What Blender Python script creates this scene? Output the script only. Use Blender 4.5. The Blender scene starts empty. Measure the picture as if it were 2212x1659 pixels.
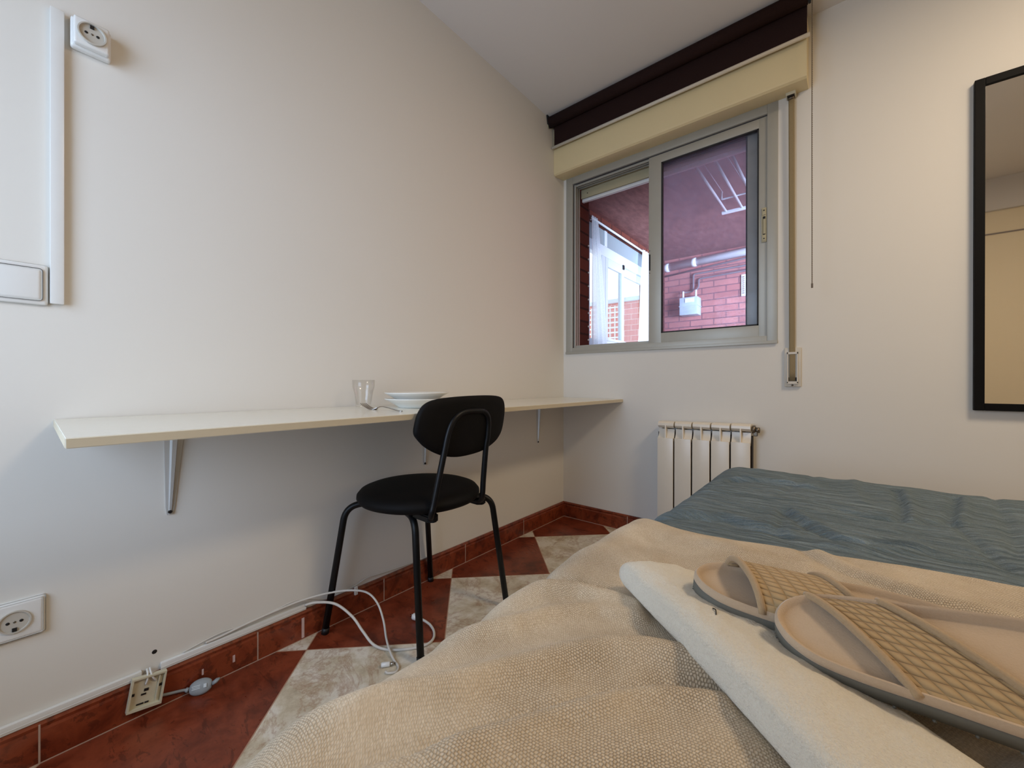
import bpy, bmesh, math, random
from mathutils import Vector, Matrix, noise
random.seed(7)
PI = math.pi
sc = bpy.context.scene
COL = sc.collection

# ------------------------------------------------------------------ materials
def lin(c):
    r = []
    for v in c:
        v = v / 255.0
        r.append(v / 12.92 if v <= 0.04045 else ((v + 0.055) / 1.055) ** 2.4)
    return (r[0], r[1], r[2], 1.0)

class NT:
    def __init__(s, name):
        s.m = bpy.data.materials.new(name); s.m.use_nodes = True
        s.t = s.m.node_tree; s.t.nodes.clear()
        s.out = s.t.nodes.new('ShaderNodeOutputMaterial')
    def n(s, typ, **kw):
        nd = s.t.nodes.new(typ)
        for k, v in kw.items():
            if k.startswith('_'): setattr(nd, k[1:], v)
            else:
                key = int(k[1:]) if k[0] == 'i' and k[1:].isdigit() else k.replace('__', ' ')
                s.put(nd.inputs[key], v)
        return nd
    def put(s, sock, v):
        if isinstance(v, bpy.types.NodeSocket): s.t.links.new(v, sock)
        elif isinstance(v, bpy.types.Node): s.t.links.new(v.outputs[0], sock)
        else: sock.default_value = v
    def math(s, op, a, b=None, c=None, clamp=False):
        nd = s.t.nodes.new('ShaderNodeMath'); nd.operation = op; nd.use_clamp = clamp
        s.put(nd.inputs[0], a)
        if b is not None: s.put(nd.inputs[1], b)
        if c is not None: s.put(nd.inputs[2], c)
        return nd.outputs[0]
    def mix(s, f, a, b, typ='MIX'):
        nd = s.t.nodes.new('ShaderNodeMix'); nd.data_type = 'RGBA'; nd.blend_type = typ
        s.put(nd.inputs[0], f); s.put(nd.inputs[6], a); s.put(nd.inputs[7], b)
        return nd.outputs[2]
    def ramp(s, f, stops):
        nd = s.t.nodes.new('ShaderNodeValToRGB'); cr = nd.color_ramp
        while len(cr.elements) < len(stops): cr.elements.new(0.5)
        for e, (p, c) in zip(cr.elements, stops):
            e.position = p; e.color = c
        s.put(nd.inputs[0], f); return nd.outputs[0]
    def coord(s, what='Object'):
        return s.t.nodes.new('ShaderNodeTexCoord').outputs[what]
    def noise(s, vec, scale, detail=4, rough=0.55, out=0, dist=0.0):
        nd = s.n('ShaderNodeTexNoise', Scale=scale, Detail=detail, Roughness=rough, Distortion=dist)
        s.put(nd.inputs['Vector'], vec); return nd.outputs[out]
    def bsdf(s, color, rough=0.5, metal=0.0, spec=0.5, bump=None, bstr=0.2, bdist=0.002, trans=None, sheen=0.0):
        b = s.n('ShaderNodeBsdfPrincipled'); s.put(b.inputs['Base Color'], color)
        s.put(b.inputs['Roughness'], rough); b.inputs['Metallic'].default_value = metal
        b.inputs['Specular IOR Level'].default_value = spec
        b.inputs['Sheen Weight'].default_value = sheen
        if trans is not None: b.inputs['Transmission Weight'].default_value = trans
        if bump is not None:
            bp = s.n('ShaderNodeBump', Strength=bstr, Distance=bdist); s.put(bp.inputs['Height'], bump)
            s.t.links.new(bp.outputs[0], b.inputs['Normal'])
        s.t.links.new(b.outputs[0], s.out.inputs[0]); return b
    def scale(s, vec, xyz, rot=(0, 0, 0), loc=(0, 0, 0)):
        mp = s.n('ShaderNodeMapping'); s.put(mp.inputs['Vector'], vec)
        mp.inputs['Scale'].default_value = xyz; mp.inputs['Rotation'].default_value = rot; mp.inputs['Location'].default_value = loc
        return mp.outputs[0]

def plain(name, col, rough=0.5, metal=0.0, spec=0.5, var=0.06, nscale=40, bstr=0.05, sheen=0.0):
    k = NT(name); c = lin(col)
    f = k.noise(k.coord(), nscale, 3)
    dark = tuple(v * (1 - var) for v in c[:3]) + (1,); lite = tuple(min(1, v * (1 + var)) for v in c[:3]) + (1,)
    k.bsdf(k.mix(f, dark, lite), rough, metal, spec, bump=f, bstr=bstr, bdist=0.001, sheen=sheen)
    return k.m

def paint(name, col, var=0.03, bstr=0.12):
    k = NT(name); c = lin(col); o = k.coord()
    f = k.noise(o, 1.7, 3); g = k.noise(o, 160, 3); h = k.noise(o, 9, 3)
    d = tuple(v * (1 - var) for v in c[:3]) + (1,)
    bump = k.math('ADD', k.math('MULTIPLY', g, 0.35), h)
    k.bsdf(k.mix(f, d, c), 0.75, spec=0.25, bump=bump, bstr=bstr, bdist=0.002)
    return k.m

MAT = {}
MAT['wall'] = paint('wall_paint', (226, 222, 213))
MAT['wall_warm'] = paint('wall_paint_warm', (224, 212, 188))
MAT['ceiling'] = paint('ceiling_paint', (222, 217, 211))
MAT['frieze'] = paint('frieze_paint', (206, 203, 202))
MAT['white_plastic'] = plain('white_plastic', (226, 225, 220), 0.3, var=0.02, bstr=0.01)
MAT['cream_plastic'] = plain('aged_cream_plastic', (205, 198, 172), 0.4, var=0.08)
MAT['winder_plastic'] = plain('winder_plastic', (206, 198, 182), 0.4, var=0.03)
MAT['dark_hole'] = plain('dark_hole', (18, 14, 12), 0.6)
MAT['socket_well'] = plain('socket_well', (190, 184, 172), 0.45)
MAT['grey_line'] = plain('grey_line', (92, 84, 84), 0.6)
MAT['laminate'] = plain('white_laminate', (232, 227, 212), 0.22, var=0.015, bstr=0.01)
MAT['edge_band'] = plain('desk_edge_band', (204, 192, 166), 0.4, var=0.02)
MAT['bracket'] = plain('bracket_enamel', (205, 205, 202), 0.32, metal=0.35, var=0.03)
MAT['black_metal'] = plain('black_powder_coat', (9, 9, 10), 0.45, var=0.15, nscale=300, spec=0.3)
MAT['black_plastic'] = plain('black_plastic', (12, 11, 11), 0.55)
MAT['alu'] = plain('window_aluminium', (172, 170, 160), 0.42, metal=0.25, var=0.04, nscale=25)
MAT['alu_dark'] = plain('window_channel', (60, 58, 60), 0.6)
MAT['rubber_seal'] = plain('glazing_seal', (38, 38, 40), 0.7)
MAT['box_cream'] = plain('shutter_box_cream', (219, 201, 156), 0.45, var=0.03, nscale=6)
MAT['slat'] = plain('shutter_slat', (176, 168, 138), 0.5, var=0.04)
MAT['pvc_white'] = plain('pvc_white', (226, 229, 232), 0.4, var=0.03)
MAT['pale_blue_white'] = plain('terrace_aluminium', (206, 216, 224), 0.4, var=0.03)
MAT['grey_panel'] = plain('terrace_grey_panel', (140, 152, 158), 0.5, var=0.04)
MAT['meter'] = plain('meter_grey', (176, 192, 200), 0.5, var=0.04)
MAT['lead_pipe'] = plain('lead_pipe', (112, 104, 108), 0.6, var=0.1)
MAT['strap'] = plain('shutter_strap_webbing', (142, 125, 92), 0.85, var=0.12, nscale=200, bstr=0.2)
MAT['radiator'] = plain('radiator_enamel', (222, 212, 194), 0.3, var=0.02)
MAT['gap_shade'] = plain('radiator_gap_shade', (34, 27, 22), 0.8)
MAT['brass'] = plain('tarnished_valve', (120, 110, 96), 0.35, metal=0.8)
MAT['chrome'] = plain('chrome', (190, 188, 184), 0.15, metal=1.0, var=0.02)
MAT['steel'] = plain('cutlery_steel', (150, 142, 134), 0.22, metal=1.0, var=0.03)
MAT['porcelain'] = plain('white_porcelain', (236, 234, 226), 0.12, var=0.01, bstr=0.0)
MAT['cable'] = plain('white_cable', (206, 200, 190), 0.5, var=0.03)
MAT['grey_plug'] = plain('grey_rubber_plug', (146, 150, 150), 0.55, var=0.04)
MAT['print'] = plain('pale_print', (198, 204, 204), 0.6)
MAT['mirror_frame'] = plain('black_frame', (8, 7, 7), 0.6, spec=0.15)
MAT['sole'] = plain('grey_rubber_sole', (104, 102, 92), 0.75, var=0.08)
MAT['cord_bead'] = plain('bead_chain', (104, 90, 72), 0.5)
MAT['mattress'] = plain('mattress_ticking', (215, 212, 205), 0.8)
MAT['wood'] = plain('bed_slat_wood', (150, 110, 70), 0.6)

def mk_mirror():
    k = NT('mirror_glass'); k.bsdf((0.86, 0.86, 0.84, 1), 0.02, 1.0); return k.m
MAT['mirror'] = mk_mirror()

def mk_fabric_black():
    k = NT('black_upholstery'); o = k.coord()
    w = k.noise(o, 420, 2); w2 = k.noise(o, 14, 3)
    k.bsdf(k.mix(w2, lin((6, 5, 5)), lin((11, 9, 8))), 0.7, spec=0.2, bump=w, bstr=0.25, bdist=0.0006)
    return k.m
MAT['upholstery'] = mk_fabric_black()

def mk_blind():
    k = NT('blind_fabric'); o = k.coord(); w = k.noise(o, 300, 2)
    k.bsdf(k.mix(w, lin((34, 20, 18)), lin((48, 31, 28))), 0.9, spec=0.15, bump=w, bstr=0.2, bdist=0.0005); return k.m
MAT['blind'] = mk_blind()

def mk_glass(name, tint, veil, veilcol, gloss=0.06):
    k = NT(name)
    tr = k.n('ShaderNodeBsdfTransparent', Color=tint); gl = k.n('ShaderNodeBsdfGlossy', Roughness=0.03)
    fr = k.n('ShaderNodeFresnel', IOR=1.45)
    f = k.math('MULTIPLY', fr.outputs[0], gloss / 0.06 * 0.13, clamp=True)
    m1 = k.n('ShaderNodeMixShader', i0=f); k.put(m1.inputs[1], tr); k.put(m1.inputs[2], gl)
    o = k.coord(); nz = k.noise(o, 7, 5, 0.65)
    df = k.n('ShaderNodeBsdfTranslucent', Color=veilcol)
    vf = k.math('MULTIPLY', nz, veil * 2)
    m2 = k.n('ShaderNodeMixShader', i0=vf); k.put(m2.inputs[1], m1); k.put(m2.inputs[2], df)
    k.t.links.new(m2.outputs[0], k.out.inputs[0]); return k.m
MAT['window_glass'] = mk_glass('window_glass', (0.95, 0.96, 0.99, 1), 0.14, (0.80, 0.86, 1, 1))
MAT['clear_pane'] = mk_glass('terrace_pane', (0.95, 0.98, 1, 1), 0.02, (0.9, 0.95, 1, 1))

def mk_tumbler():
    k = NT('tumbler_glass')
    tr = k.n('ShaderNodeBsdfTransparent', Color=(0.985, 0.985, 0.98, 1)); gl = k.n('ShaderNodeBsdfGlossy', Roughness=0.02)
    lw = k.n('ShaderNodeLayerWeight', Blend=0.35)
    f = k.math('ADD', k.math('MULTIPLY', k.math('POWER', lw.outputs[1], 1.6), 0.42), 0.03, clamp=True)
    m = k.n('ShaderNodeMixShader', i0=f); k.put(m.inputs[1], tr); k.put(m.inputs[2], gl)
    k.t.links.new(m.outputs[0], k.out.inputs[0]); return k.m
MAT['tumbler'] = mk_tumbler()

def mk_floor():
    k = NT('floor_tiles'); o = k.coord()
    sx = k.n('ShaderNodeSeparateXYZ'); k.put(sx.inputs[0], o)
    s = 0.437 * math.sqrt(2)
    X = k.math('SUBTRACT', sx.outputs[0], 0.075); Y = k.math('SUBTRACT', sx.outputs[1], -1.034)
    u = k.math('DIVIDE', k.math('ADD', X, Y), s); v = k.math('DIVIDE', k.math('SUBTRACT', X, Y), s)
    fu, fv = k.math('FLOOR', u), k.math('FLOOR', v)
    par = k.math('ABSOLUTE', k.math('MODULO', k.math('ADD', fu, fv), 2.0))
    gu = k.math('SUBTRACT', u, fu); gv = k.math('SUBTRACT', v, fv)
    e = k.math('MINIMUM', k.math('MINIMUM', gu, k.math('SUBTRACT', 1.0, gu)), k.math('MINIMUM', gv, k.math('SUBTRACT', 1.0, gv)))
    grout = k.math('LESS_THAN', e, 0.0038)
    # each tile gets its own offset into the veining
    cell = k.n('ShaderNodeCombineXYZ'); k.put(cell.inputs[0], k.math('MULTIPLY', fu, 3.7)); k.put(cell.inputs[1], k.math('MULTIPLY', fv, 5.1))
    va = k.n('ShaderNodeVectorMath'); va.operation = 'ADD'; k.put(va.inputs[0], o); k.put(va.inputs[1], cell.outputs[0])
    p = va.outputs[0]
    n1 = k.noise(p, 8, 8, 0.68, dist=0.25); n2 = k.noise(p, 26, 5, 0.65, dist=0.5)
    red = k.ramp(n1, [(0.25, lin((48, 18, 11))), (0.45, lin((110, 46, 26))), (0.58, lin((134, 62, 38))), (0.78, lin((70, 28, 16)))])
    red = k.mix(k.math('MULTIPLY', k.math('LESS_THAN', k.noise(k.scale(p, (1, 2.6, 1), (0, 0, 0.6)), 11, 7, 0.7, dist=1.2), 0.42), 0.5), red, lin((58, 20, 10)))
    cream = k.ramp(n1, [(0.25, lin((158, 138, 112))), (0.44, lin((204, 190, 164))), (0.58, lin((228, 220, 204))), (0.75, lin((186, 162, 136)))])
    vein = k.math('SUBTRACT', 1.0, k.math('MULTIPLY', k.math('ABSOLUTE', k.math('SUBTRACT', k.noise(p, 5.5, 7, 0.7, dist=0.5), 0.5)), 30.0), clamp=True)
    cream = k.mix(k.math('MULTIPLY', vein, k.math('MULTIPLY', n2, 0.9)), cream, lin((158, 112, 82)))
    col = k.mix(par, cream, red)
    col = k.mix(k.math('MULTIPLY', k.math('SUBTRACT', n2, 0.5), 0.35, clamp=True), col, lin((60, 40, 28)))
    col = k.mix(grout, col, lin((176, 138, 112)))
    k.bsdf(col, k.math('ADD', 0.22, k.math('MULTIPLY', n2, 0.16)), spec=0.45, bump=k.math('SUBTRACT', n1, k.math('MULTIPLY', grout, 1.0)), bstr=0.12, bdist=0.002)
    return k.m
MAT['floor'] = mk_floor()

def mk_skirting():
    k = NT('skirting_tile'); o = k.coord()
    n1 = k.noise(o, 11, 7, 0.66, dist=0.9); n2 = k.noise(o, 34, 5, 0.65)
    red = k.ramp(n1, [(0.25, lin((64, 24, 13))), (0.45, lin((116, 48, 26))), (0.6, lin((140, 66, 38))), (0.8, lin((84, 36, 20)))])
    red = k.mix(k.math('MULTIPLY', k.math('GREATER_THAN', n2, 0.56), 0.45), red, lin((54, 20, 12)))
    k.bsdf(red, 0.28, bump=n1, bstr=0.1, bdist=0.002); return k.m
MAT['skirting'] = mk_skirting()
MAT['grout'] = plain('skirting_grout', (186, 160, 142), 0.8)
MAT['paint_drip'] = plain('pale_paint_mark', (205, 178, 172), 0.8)

def mk_brick(name, c1, c2, mortar, row=0.08, width=0.28, axis='y'):
    k = NT(name); o = k.coord()
    sx = k.n('ShaderNodeSeparateXYZ'); k.put(sx.inputs[0], o)
    cb = k.n('ShaderNodeCombineXYZ')
    k.put(cb.inputs[0], sx.outputs[0 if axis == 'x' else 1]); k.put(cb.inputs[1], sx.outputs[2])
    b = k.n('ShaderNodeTexBrick', Color1=c1, Color2=c2, Mortar=mortar, Scale=1.0)
    k.put(b.inputs['Vector'], cb.outputs[0]); b.inputs['Brick Width'].default_value = width; b.inputs['Row Height'].default_value = row
    b.inputs['Mortar Size'].default_value = 0.0075; b.inputs['Mortar Smooth'].default_value = 0.2; b.inputs['Bias'].default_value = 0.0
    n1 = k.noise(o, 9, 6, 0.65)
    col = k.mix(k.math('MULTIPLY', n1, 0.5), b.outputs[0], c2)
    k.bsdf(col, 0.85, spec=0.2, bump=b.outputs[1], bstr=-0.4, bdist=0.006); return k.m
MAT['brick_x'] = mk_brick('terrace_brick', lin((182, 122, 114)), lin((158, 98, 94)), lin((96, 72, 78)), axis='x')
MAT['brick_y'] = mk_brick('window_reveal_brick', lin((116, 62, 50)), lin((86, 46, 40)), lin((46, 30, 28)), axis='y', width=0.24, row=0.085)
MAT['brick_far'] = mk_brick('neighbour_brick', lin((226, 150, 138)), lin((214, 136, 124)), lin((236, 214, 206)), row=0.16, width=0.42, axis='x')

def mk_terrace_ceiling():
    k = NT('terrace_ceiling_paint'); o = k.coord()
    n1 = k.noise(k.scale(o, (3, 1, 1)), 6, 7, 0.7); n2 = k.noise(o, 1.6, 3)
    c = k.ramp(n1, [(0.3, lin((100, 62, 58))), (0.5, lin((128, 84, 78))), (0.68, lin((146, 102, 96))), (0.82, lin((180, 144, 140)))])
    k.bsdf(k.mix(k.math('MULTIPLY', n2, 0.4), c, lin((96, 56, 56))), 0.8, bump=n1, bstr=0.5, bdist=0.01); return k.m
MAT['terrace_ceiling'] = mk_terrace_ceiling()

def mk_curtain():
    k = NT('sheer_curtain'); o = k.coord(); n1 = k.noise(o, 90, 3)
    d = k.n('ShaderNodeBsdfDiffuse', Color=(0.86, 0.9, 0.95, 1)); t = k.n('ShaderNodeBsdfTranslucent', Color=(0.86, 0.92, 0.98, 1))
    m = k.n('ShaderNodeMixShader', i0=0.5); k.put(m.inputs[1], d); k.put(m.inputs[2], t)
    tr = k.n('ShaderNodeBsdfTransparent'); m2 = k.n('ShaderNodeMixShader', i0=k.math('MULTIPLY', n1, 0.35)); k.put(m2.inputs[1], m); k.put(m2.inputs[2], tr)
    k.t.links.new(m2.outputs[0], k.out.inputs[0]); return k.m
MAT['curtain'] = mk_curtain()

def mk_blanket():
    k = NT('woven_throw'); uv = k.coord('UV')
    o = k.coord()
    wob = k.noise(uv, 38, 3)
    wv = k.n('ShaderNodeVectorMath'); wv.operation = 'MULTIPLY_ADD'
    nzc = k.noise(uv, 95, 3, out=1); k.put(wv.inputs[0], nzc); wv.inputs[1].default_value = (0.0045, 0.0045, 0); k.put(wv.inputs[2], uv)
    sx = k.n('ShaderNodeSeparateXYZ'); k.put(sx.inputs[0], wv.outputs[0])
    pu, pv = 0.0027, 0.0023
    V = k.math('DIVIDE', sx.outputs[1], pv); row = k.math('FLOOR', V)
    U = k.math('ADD', k.math('DIVIDE', sx.outputs[0], pu), k.math('MULTIPLY', row, 0.5))
    a = k.math('ABSOLUTE', k.math('SINE', k.math('MULTIPLY', U, PI))); b = k.math('ABSOLUTE', k.math('SINE', k.math('MULTIPLY', V, PI)))
    h = k.math('MULTIPLY', k.math('POWER', a, 0.6), k.math('POWER', b, 0.5))
    fine = k.noise(uv, 330, 3); big = k.noise(uv, 5.5, 3)
    lite = k.mix(wob, lin((206, 187, 158)), lin((234, 220, 197)))
    lite = k.mix(k.math('MULTIPLY', k.math('SUBTRACT', fine, 0.35), 1.3, clamp=True), lite, lin((172, 149, 117)))
    dark = lin((84, 66, 46))
    contrast = k.math('MULTIPLY', k.math('SUBTRACT', big, 0.22), 1.9, clamp=True)
    gap = k.math('MULTIPLY', k.math('SUBTRACT', 1.0, k.math('MULTIPLY', h, 1.08), clamp=True), contrast, clamp=True)
    col = k.mix(gap, lite, dark)
    k.bsdf(col, 0.95, spec=0.08, bump=k.math('ADD', k.math('MULTIPLY', h, contrast), k.math('MULTIPLY', fine, 0.3)), bstr=0.55, bdist=0.0022, sheen=0.15)
    return k.m
MAT['blanket'] = mk_blanket()

def mk_cover():
    k = NT('crinkled_muslin'); o = k.coord()
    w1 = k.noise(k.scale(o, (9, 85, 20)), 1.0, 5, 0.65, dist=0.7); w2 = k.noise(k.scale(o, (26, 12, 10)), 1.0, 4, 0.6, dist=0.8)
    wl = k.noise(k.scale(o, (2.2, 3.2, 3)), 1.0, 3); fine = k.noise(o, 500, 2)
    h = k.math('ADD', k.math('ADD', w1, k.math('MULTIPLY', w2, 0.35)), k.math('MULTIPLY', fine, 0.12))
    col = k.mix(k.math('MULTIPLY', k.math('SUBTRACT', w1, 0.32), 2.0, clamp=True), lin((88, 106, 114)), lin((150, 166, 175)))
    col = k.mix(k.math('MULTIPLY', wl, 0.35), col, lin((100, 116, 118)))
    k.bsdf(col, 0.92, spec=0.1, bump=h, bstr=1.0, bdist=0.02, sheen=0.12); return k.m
MAT['cover'] = mk_cover()

def mk_towel():
    k = NT('terry_towel'); o = k.coord()
    f = k.noise(o, 520, 3, 0.7); g = k.noise(o, 60, 3); b = k.noise(o, 7, 2)
    col = k.mix(b, lin((236, 225, 203)), lin((246, 239, 222)))
    col = k.mix(k.math('MULTIPLY', k.math('SUBTRACT', f, 0.45), 0.9, clamp=True), col, lin((214, 200, 172)))
    k.bsdf(col, 0.95, spec=0.05, bump=k.math('ADD', f, k.math('MULTIPLY', g, 0.9)), bstr=0.8, bdist=0.004, sheen=0.25); return k.m
MAT['towel'] = mk_towel()

def mk_plush(name, a, b):
    k = NT(name); o = k.coord(); f = k.noise(o, 600, 2, 0.7); g = k.noise(o, 30, 3)
    k.bsdf(k.mix(k.math('ADD', k.math('MULTIPLY', f, 0.5), k.math('MULTIPLY', g, 0.5)), lin(a), lin(b)), 0.95, spec=0.05, bump=f, bstr=0.4, bdist=0.001, sheen=0.3)
    return k.m
MAT['plush'] = mk_plush('slipper_plush', (184, 160, 132), (204, 182, 156))
MAT['binding'] = mk_plush('strap_binding', (164, 138, 104), (188, 162, 128))

def mk_waffle(name, nu, nv, col_a, col_b, edge=1.0):
    k = NT(name); uv = k.coord('UV'); sx = k.n('ShaderNodeSeparateXYZ'); k.put(sx.inputs[0], uv)
    a = k.math('ABSOLUTE', k.math('SINE', k.math('MULTIPLY', sx.outputs[0], PI * nu))); b = k.math('ABSOLUTE', k.math('SINE', k.math('MULTIPLY', sx.outputs[1], PI * nv)))
    ridge = k.math('MULTIPLY', k.math('POWER', a, 0.45), k.math('POWER', b, 0.45))
    fade = k.math('MULTIPLY', k.math('SUBTRACT', sx.outputs[0], 0.03), 7.0, clamp=True)
    g = k.math('MULTIPLY', k.math('SUBTRACT', 1.0, ridge), fade, clamp=True)
    f = k.noise(k.coord(), 500, 2)
    col = k.mix(g, lin(col_a), lin(col_b)); col = k.mix(k.math('MULTIPLY', f, 0.25), col, lin((150, 122, 88)))
    k.bsdf(col, 0.9, spec=0.1, bump=k.math('MULTIPLY', ridge, 1.0), bstr=0.8, bdist=0.0022, sheen=0.2); return k.m
MAT['waffle'] = mk_waffle('strap_waffle', 11, 8, (186, 160, 120), (150, 122, 84))
MAT['waffle_fine'] = mk_waffle('strap_ribbed', 14, 7, (190, 164, 124), (160, 132, 92))

# ------------------------------------------------------------------ geometry
def bm_new(): return bmesh.new()

def box(bm, x0, x1, y0, y1, z0, z1, bev=0.0, mi=0, seg=2):
    vs = [bm.verts.new((x, y, z)) for x in (x0, x1) for y in (y0, y1) for z in (z0, z1)]
    fs = [(0, 1, 3, 2), (4, 6, 7, 5), (0, 4, 5, 1), (2, 3, 7, 6), (0, 2, 6, 4), (1, 5, 7, 3)]
    faces = [bm.faces.new([vs[i] for i in f]) for f in fs]
    for f in faces: f.material_index = mi
    bmesh.ops.recalc_face_normals(bm, faces=faces)
    if bev > 0:
        es = list({e for f in faces for e in f.edges})
        r = bmesh.ops.bevel(bm, geom=es, offset=bev, segments=seg, affect='EDGES', profile=0.6)
        for f in r['faces']: f.material_index = mi
    return faces

def prism(bm, pts, axis, a, b, bev=0.0, mi=0):
    """pts: 2-D polygon; axis: the axis it is pushed along from a to b."""
    def P(p, t):
        return {'x': (t, p[0], p[1]), 'y': (p[0], t, p[1]), 'z': (p[0], p[1], t)}[axis]
    A = [bm.verts.new(P(p, a)) for p in pts]; B = [bm.verts.new(P(p, b)) for p in pts]
    fs = [bm.faces.new(A), bm.faces.new(B[::-1])]
    for i in range(len(pts)):
        j = (i + 1) % len(pts); fs.append(bm.faces.new((A[i], B[i], B[j], A[j])))
    for f in fs: f.material_index = mi
    bmesh.ops.recalc_face_normals(bm, faces=fs)
    if bev > 0:
        es = list({e for f in fs[:2] for e in f.edges})
        r = bmesh.ops.bevel(bm, geom=es, offset=bev, segments=2, affect='EDGES')
        for f in r['faces']: f.material_index = mi
    return fs

def spline(pts, n=10, closed=False):
    P = [Vector(p) for p in pts]; out = []; N = len(P)
    rng = range(N if closed else N - 1)
    for i in rng:
        if closed: p0, p1, p2, p3 = P[i - 1], P[i], P[(i + 1) % N], P[(i + 2) % N]
        else: p0, p1, p2, p3 = P[max(i - 1, 0)], P[i], P[i + 1], P[min(i + 2, N - 1)]
        for k in range(n):
            t = k / n
            out.append(0.5 * ((2 * p1) + (p2 - p0) * t + (2 * p0 - 5 * p1 + 4 * p2 - p3) * t * t + (3 * p1 - p0 - 3 * p2 + p3) * t ** 3))
    if not closed: out.append(P[-1].copy())
    return out

def fillet(pts, r, n=8):
    P = [Vector(p) for p in pts]; out = [P[0]]
    for i in range(1, len(P) - 1):
        a = (P[i - 1] - P[i]); b = (P[i + 1] - P[i]); d = min(r, a.length * 0.49, b.length * 0.49)
        p0 = P[i] + a.normalized() * d; p2 = P[i] + b.normalized() * d
        for k in range(n + 1):
            t = k / n; out.append(p0 * (1 - t) ** 2 + P[i] * 2 * t * (1 - t) + p2 * t * t)
    out.append(P[-1]); return out

def tube(bm, path, r, seg=10, cap=True, mi=0, flat=None, closed=False):
    P = [Vector(p) for p in path]; n = len(P); rings = []
    R = r if isinstance(r, (list, tuple)) else [r] * n
    prev = None
    for i in range(n):
        if closed: t = (P[(i + 1) % n] - P[i - 1])
        else: t = (P[min(i + 1, n - 1)] - P[max(i - 1, 0)])
        t = t.normalized() if t.length > 1e-9 else Vector((0, 0, 1))
        if prev is None:
            up = Vector((0, 0, 1)) if abs(t.z) < 0.9 else Vector((1, 0, 0))
            nrm = (up - t * up.dot(t)).normalized()
        else:
            nrm = (prev - t * prev.dot(t)); nrm = nrm.normalized() if nrm.length > 1e-6 else prev
        prev = nrm; bi = t.cross(nrm)
        ring = []
        for k in range(seg):
            a = 2 * PI * k / seg
            rr = R[i]; fx = flat if flat else 1.0
            ring.append(bm.verts.new(P[i] + nrm * math.cos(a) * rr * fx + bi * math.sin(a) * rr))
        rings.append(ring)
    fs = []
    m = n if closed else n - 1
    for i in range(m):
        A, B = rings[i], rings[(i + 1) % n]
        for k in range(seg):
            j = (k + 1) % seg; fs.append(bm.faces.new((A[k], A[j], B[j], B[k])))
    if cap and not closed:
        fs.append(bm.faces.new(rings[0][::-1])); fs.append(bm.faces.new(rings[-1]))
    for f in fs: f.material_index = mi; f.smooth = True
    return fs

def lathe(bm, prof, org=(0, 0, 0), axis='z', seg=40, mi=0):
    """prof: list of (radius, height)."""
    o = Vector(org); rings = []
    for r, h in prof:
        ring = []
        for k in range(seg):
            a = 2 * PI * k / seg; c, s = math.cos(a) * r, math.sin(a) * r
            v = {'z': (c, s, h), 'x': (h, c, s), 'y': (c, h, s)}[axis]
            ring.append(bm.verts.new(o + Vector(v)) if r > 1e-6 else None)
        if r <= 1e-6:
            v = {'z': (0, 0, h), 'x': (h, 0, 0), 'y': (0, h, 0)}[axis]
            ring = [bm.verts.new(o + Vector(v))]
        rings.append(ring)
    fs = []
    for A, B in zip(rings, rings[1:]):
        for k in range(seg):
            j = (k + 1) % seg
            if len(A) == 1 and len(B) == 1: continue
            if len(A) == 1: fs.append(bm.faces.new((A[0], B[k], B[j])))
            elif len(B) == 1: fs.append(bm.faces.new((A[k], A[j], B[0])))
            else: fs.append(bm.faces.new((A[k], A[j], B[j], B[k])))
    for f in fs: f.material_index = mi; f.smooth = True
    bmesh.ops.recalc_face_normals(bm, faces=fs)
    return fs

def grid(bm, fn, us, vs, smooth=True, uv=None, mi=0):
    """A sheet through fn(u, v); uv(u, v) gives its texture coordinates."""
    V = [[bm.verts.new(fn(u, v)) for v in vs] for u in us]
    lay = bm.loops.layers.uv.verify() if uv else None
    fs = []
    for i in range(len(us) - 1):
        for j in range(len(vs) - 1):
            f = bm.faces.new((V[i][j], V[i + 1][j], V[i + 1][j + 1], V[i][j + 1])); f.smooth = smooth; f.material_index = mi
            if lay:
                for lp, (a, b) in zip(f.loops, ((i, j), (i + 1, j), (i + 1, j + 1), (i, j + 1))):
                    lp[lay].uv = uv(us[a], vs[b])
            fs.append(f)
    return fs

def frange(a, b, n): return [a + (b - a) * i / n for i in range(n + 1)]

def solidify(ob, th, off=-1):
    m = ob.modifiers.new('thickness', 'SOLIDIFY'); m.thickness = th; m.offset = off

def smooth_angle(me, deg=40):
    for p in me.polygons: p.use_smooth = True
    try: me.set_sharp_from_angle(angle=math.radians(deg))
    except Exception: pass

def obj(name, bm, mats, parent=None, org=None, kind=None, smooth=None, label=None):
    """Links bm (built in world metres) as ONE mesh object."""
    if parent is not None: o0 = parent.get('_o', None); o0 = Vector(o0) if o0 is not None else Vector((0, 0, 0))
    else: o0 = Vector(org) if org is not None else Vector((0, 0, 0))
    bmesh.ops.translate(bm, verts=bm.verts, vec=-o0)
    me = bpy.data.meshes.new(name); bm.to_mesh(me); bm.free()
    for m in (mats if isinstance(mats, (list, tuple)) else [mats]): me.materials.append(MAT[m] if isinstance(m, str) else m)
    if smooth: smooth_angle(me, smooth)
    ob = bpy.data.objects.new(name, me); COL.objects.link(ob)
    if parent is not None: ob.parent = parent; ob['_o'] = [0, 0, 0] if parent is None else list(o0)
    else: ob.location = o0; ob['_o'] = list(o0)
    if kind: ob['kind'] = kind
    if label: ob['label'] = label
    return ob

def thing(name, label, cat, loc, group=None):
    e = bpy.data.objects.new(name, None); COL.objects.link(e); e.location = loc; e.empty_display_size = 0.05
    e['_o'] = list(loc); e['label'] = label; e['category'] = cat
    if group: e['group'] = group
    return e

def tag(o, label, cat, group=None):
    o['label'] = label; o['category'] = cat
    if group: o['group'] = group
    return o

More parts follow.
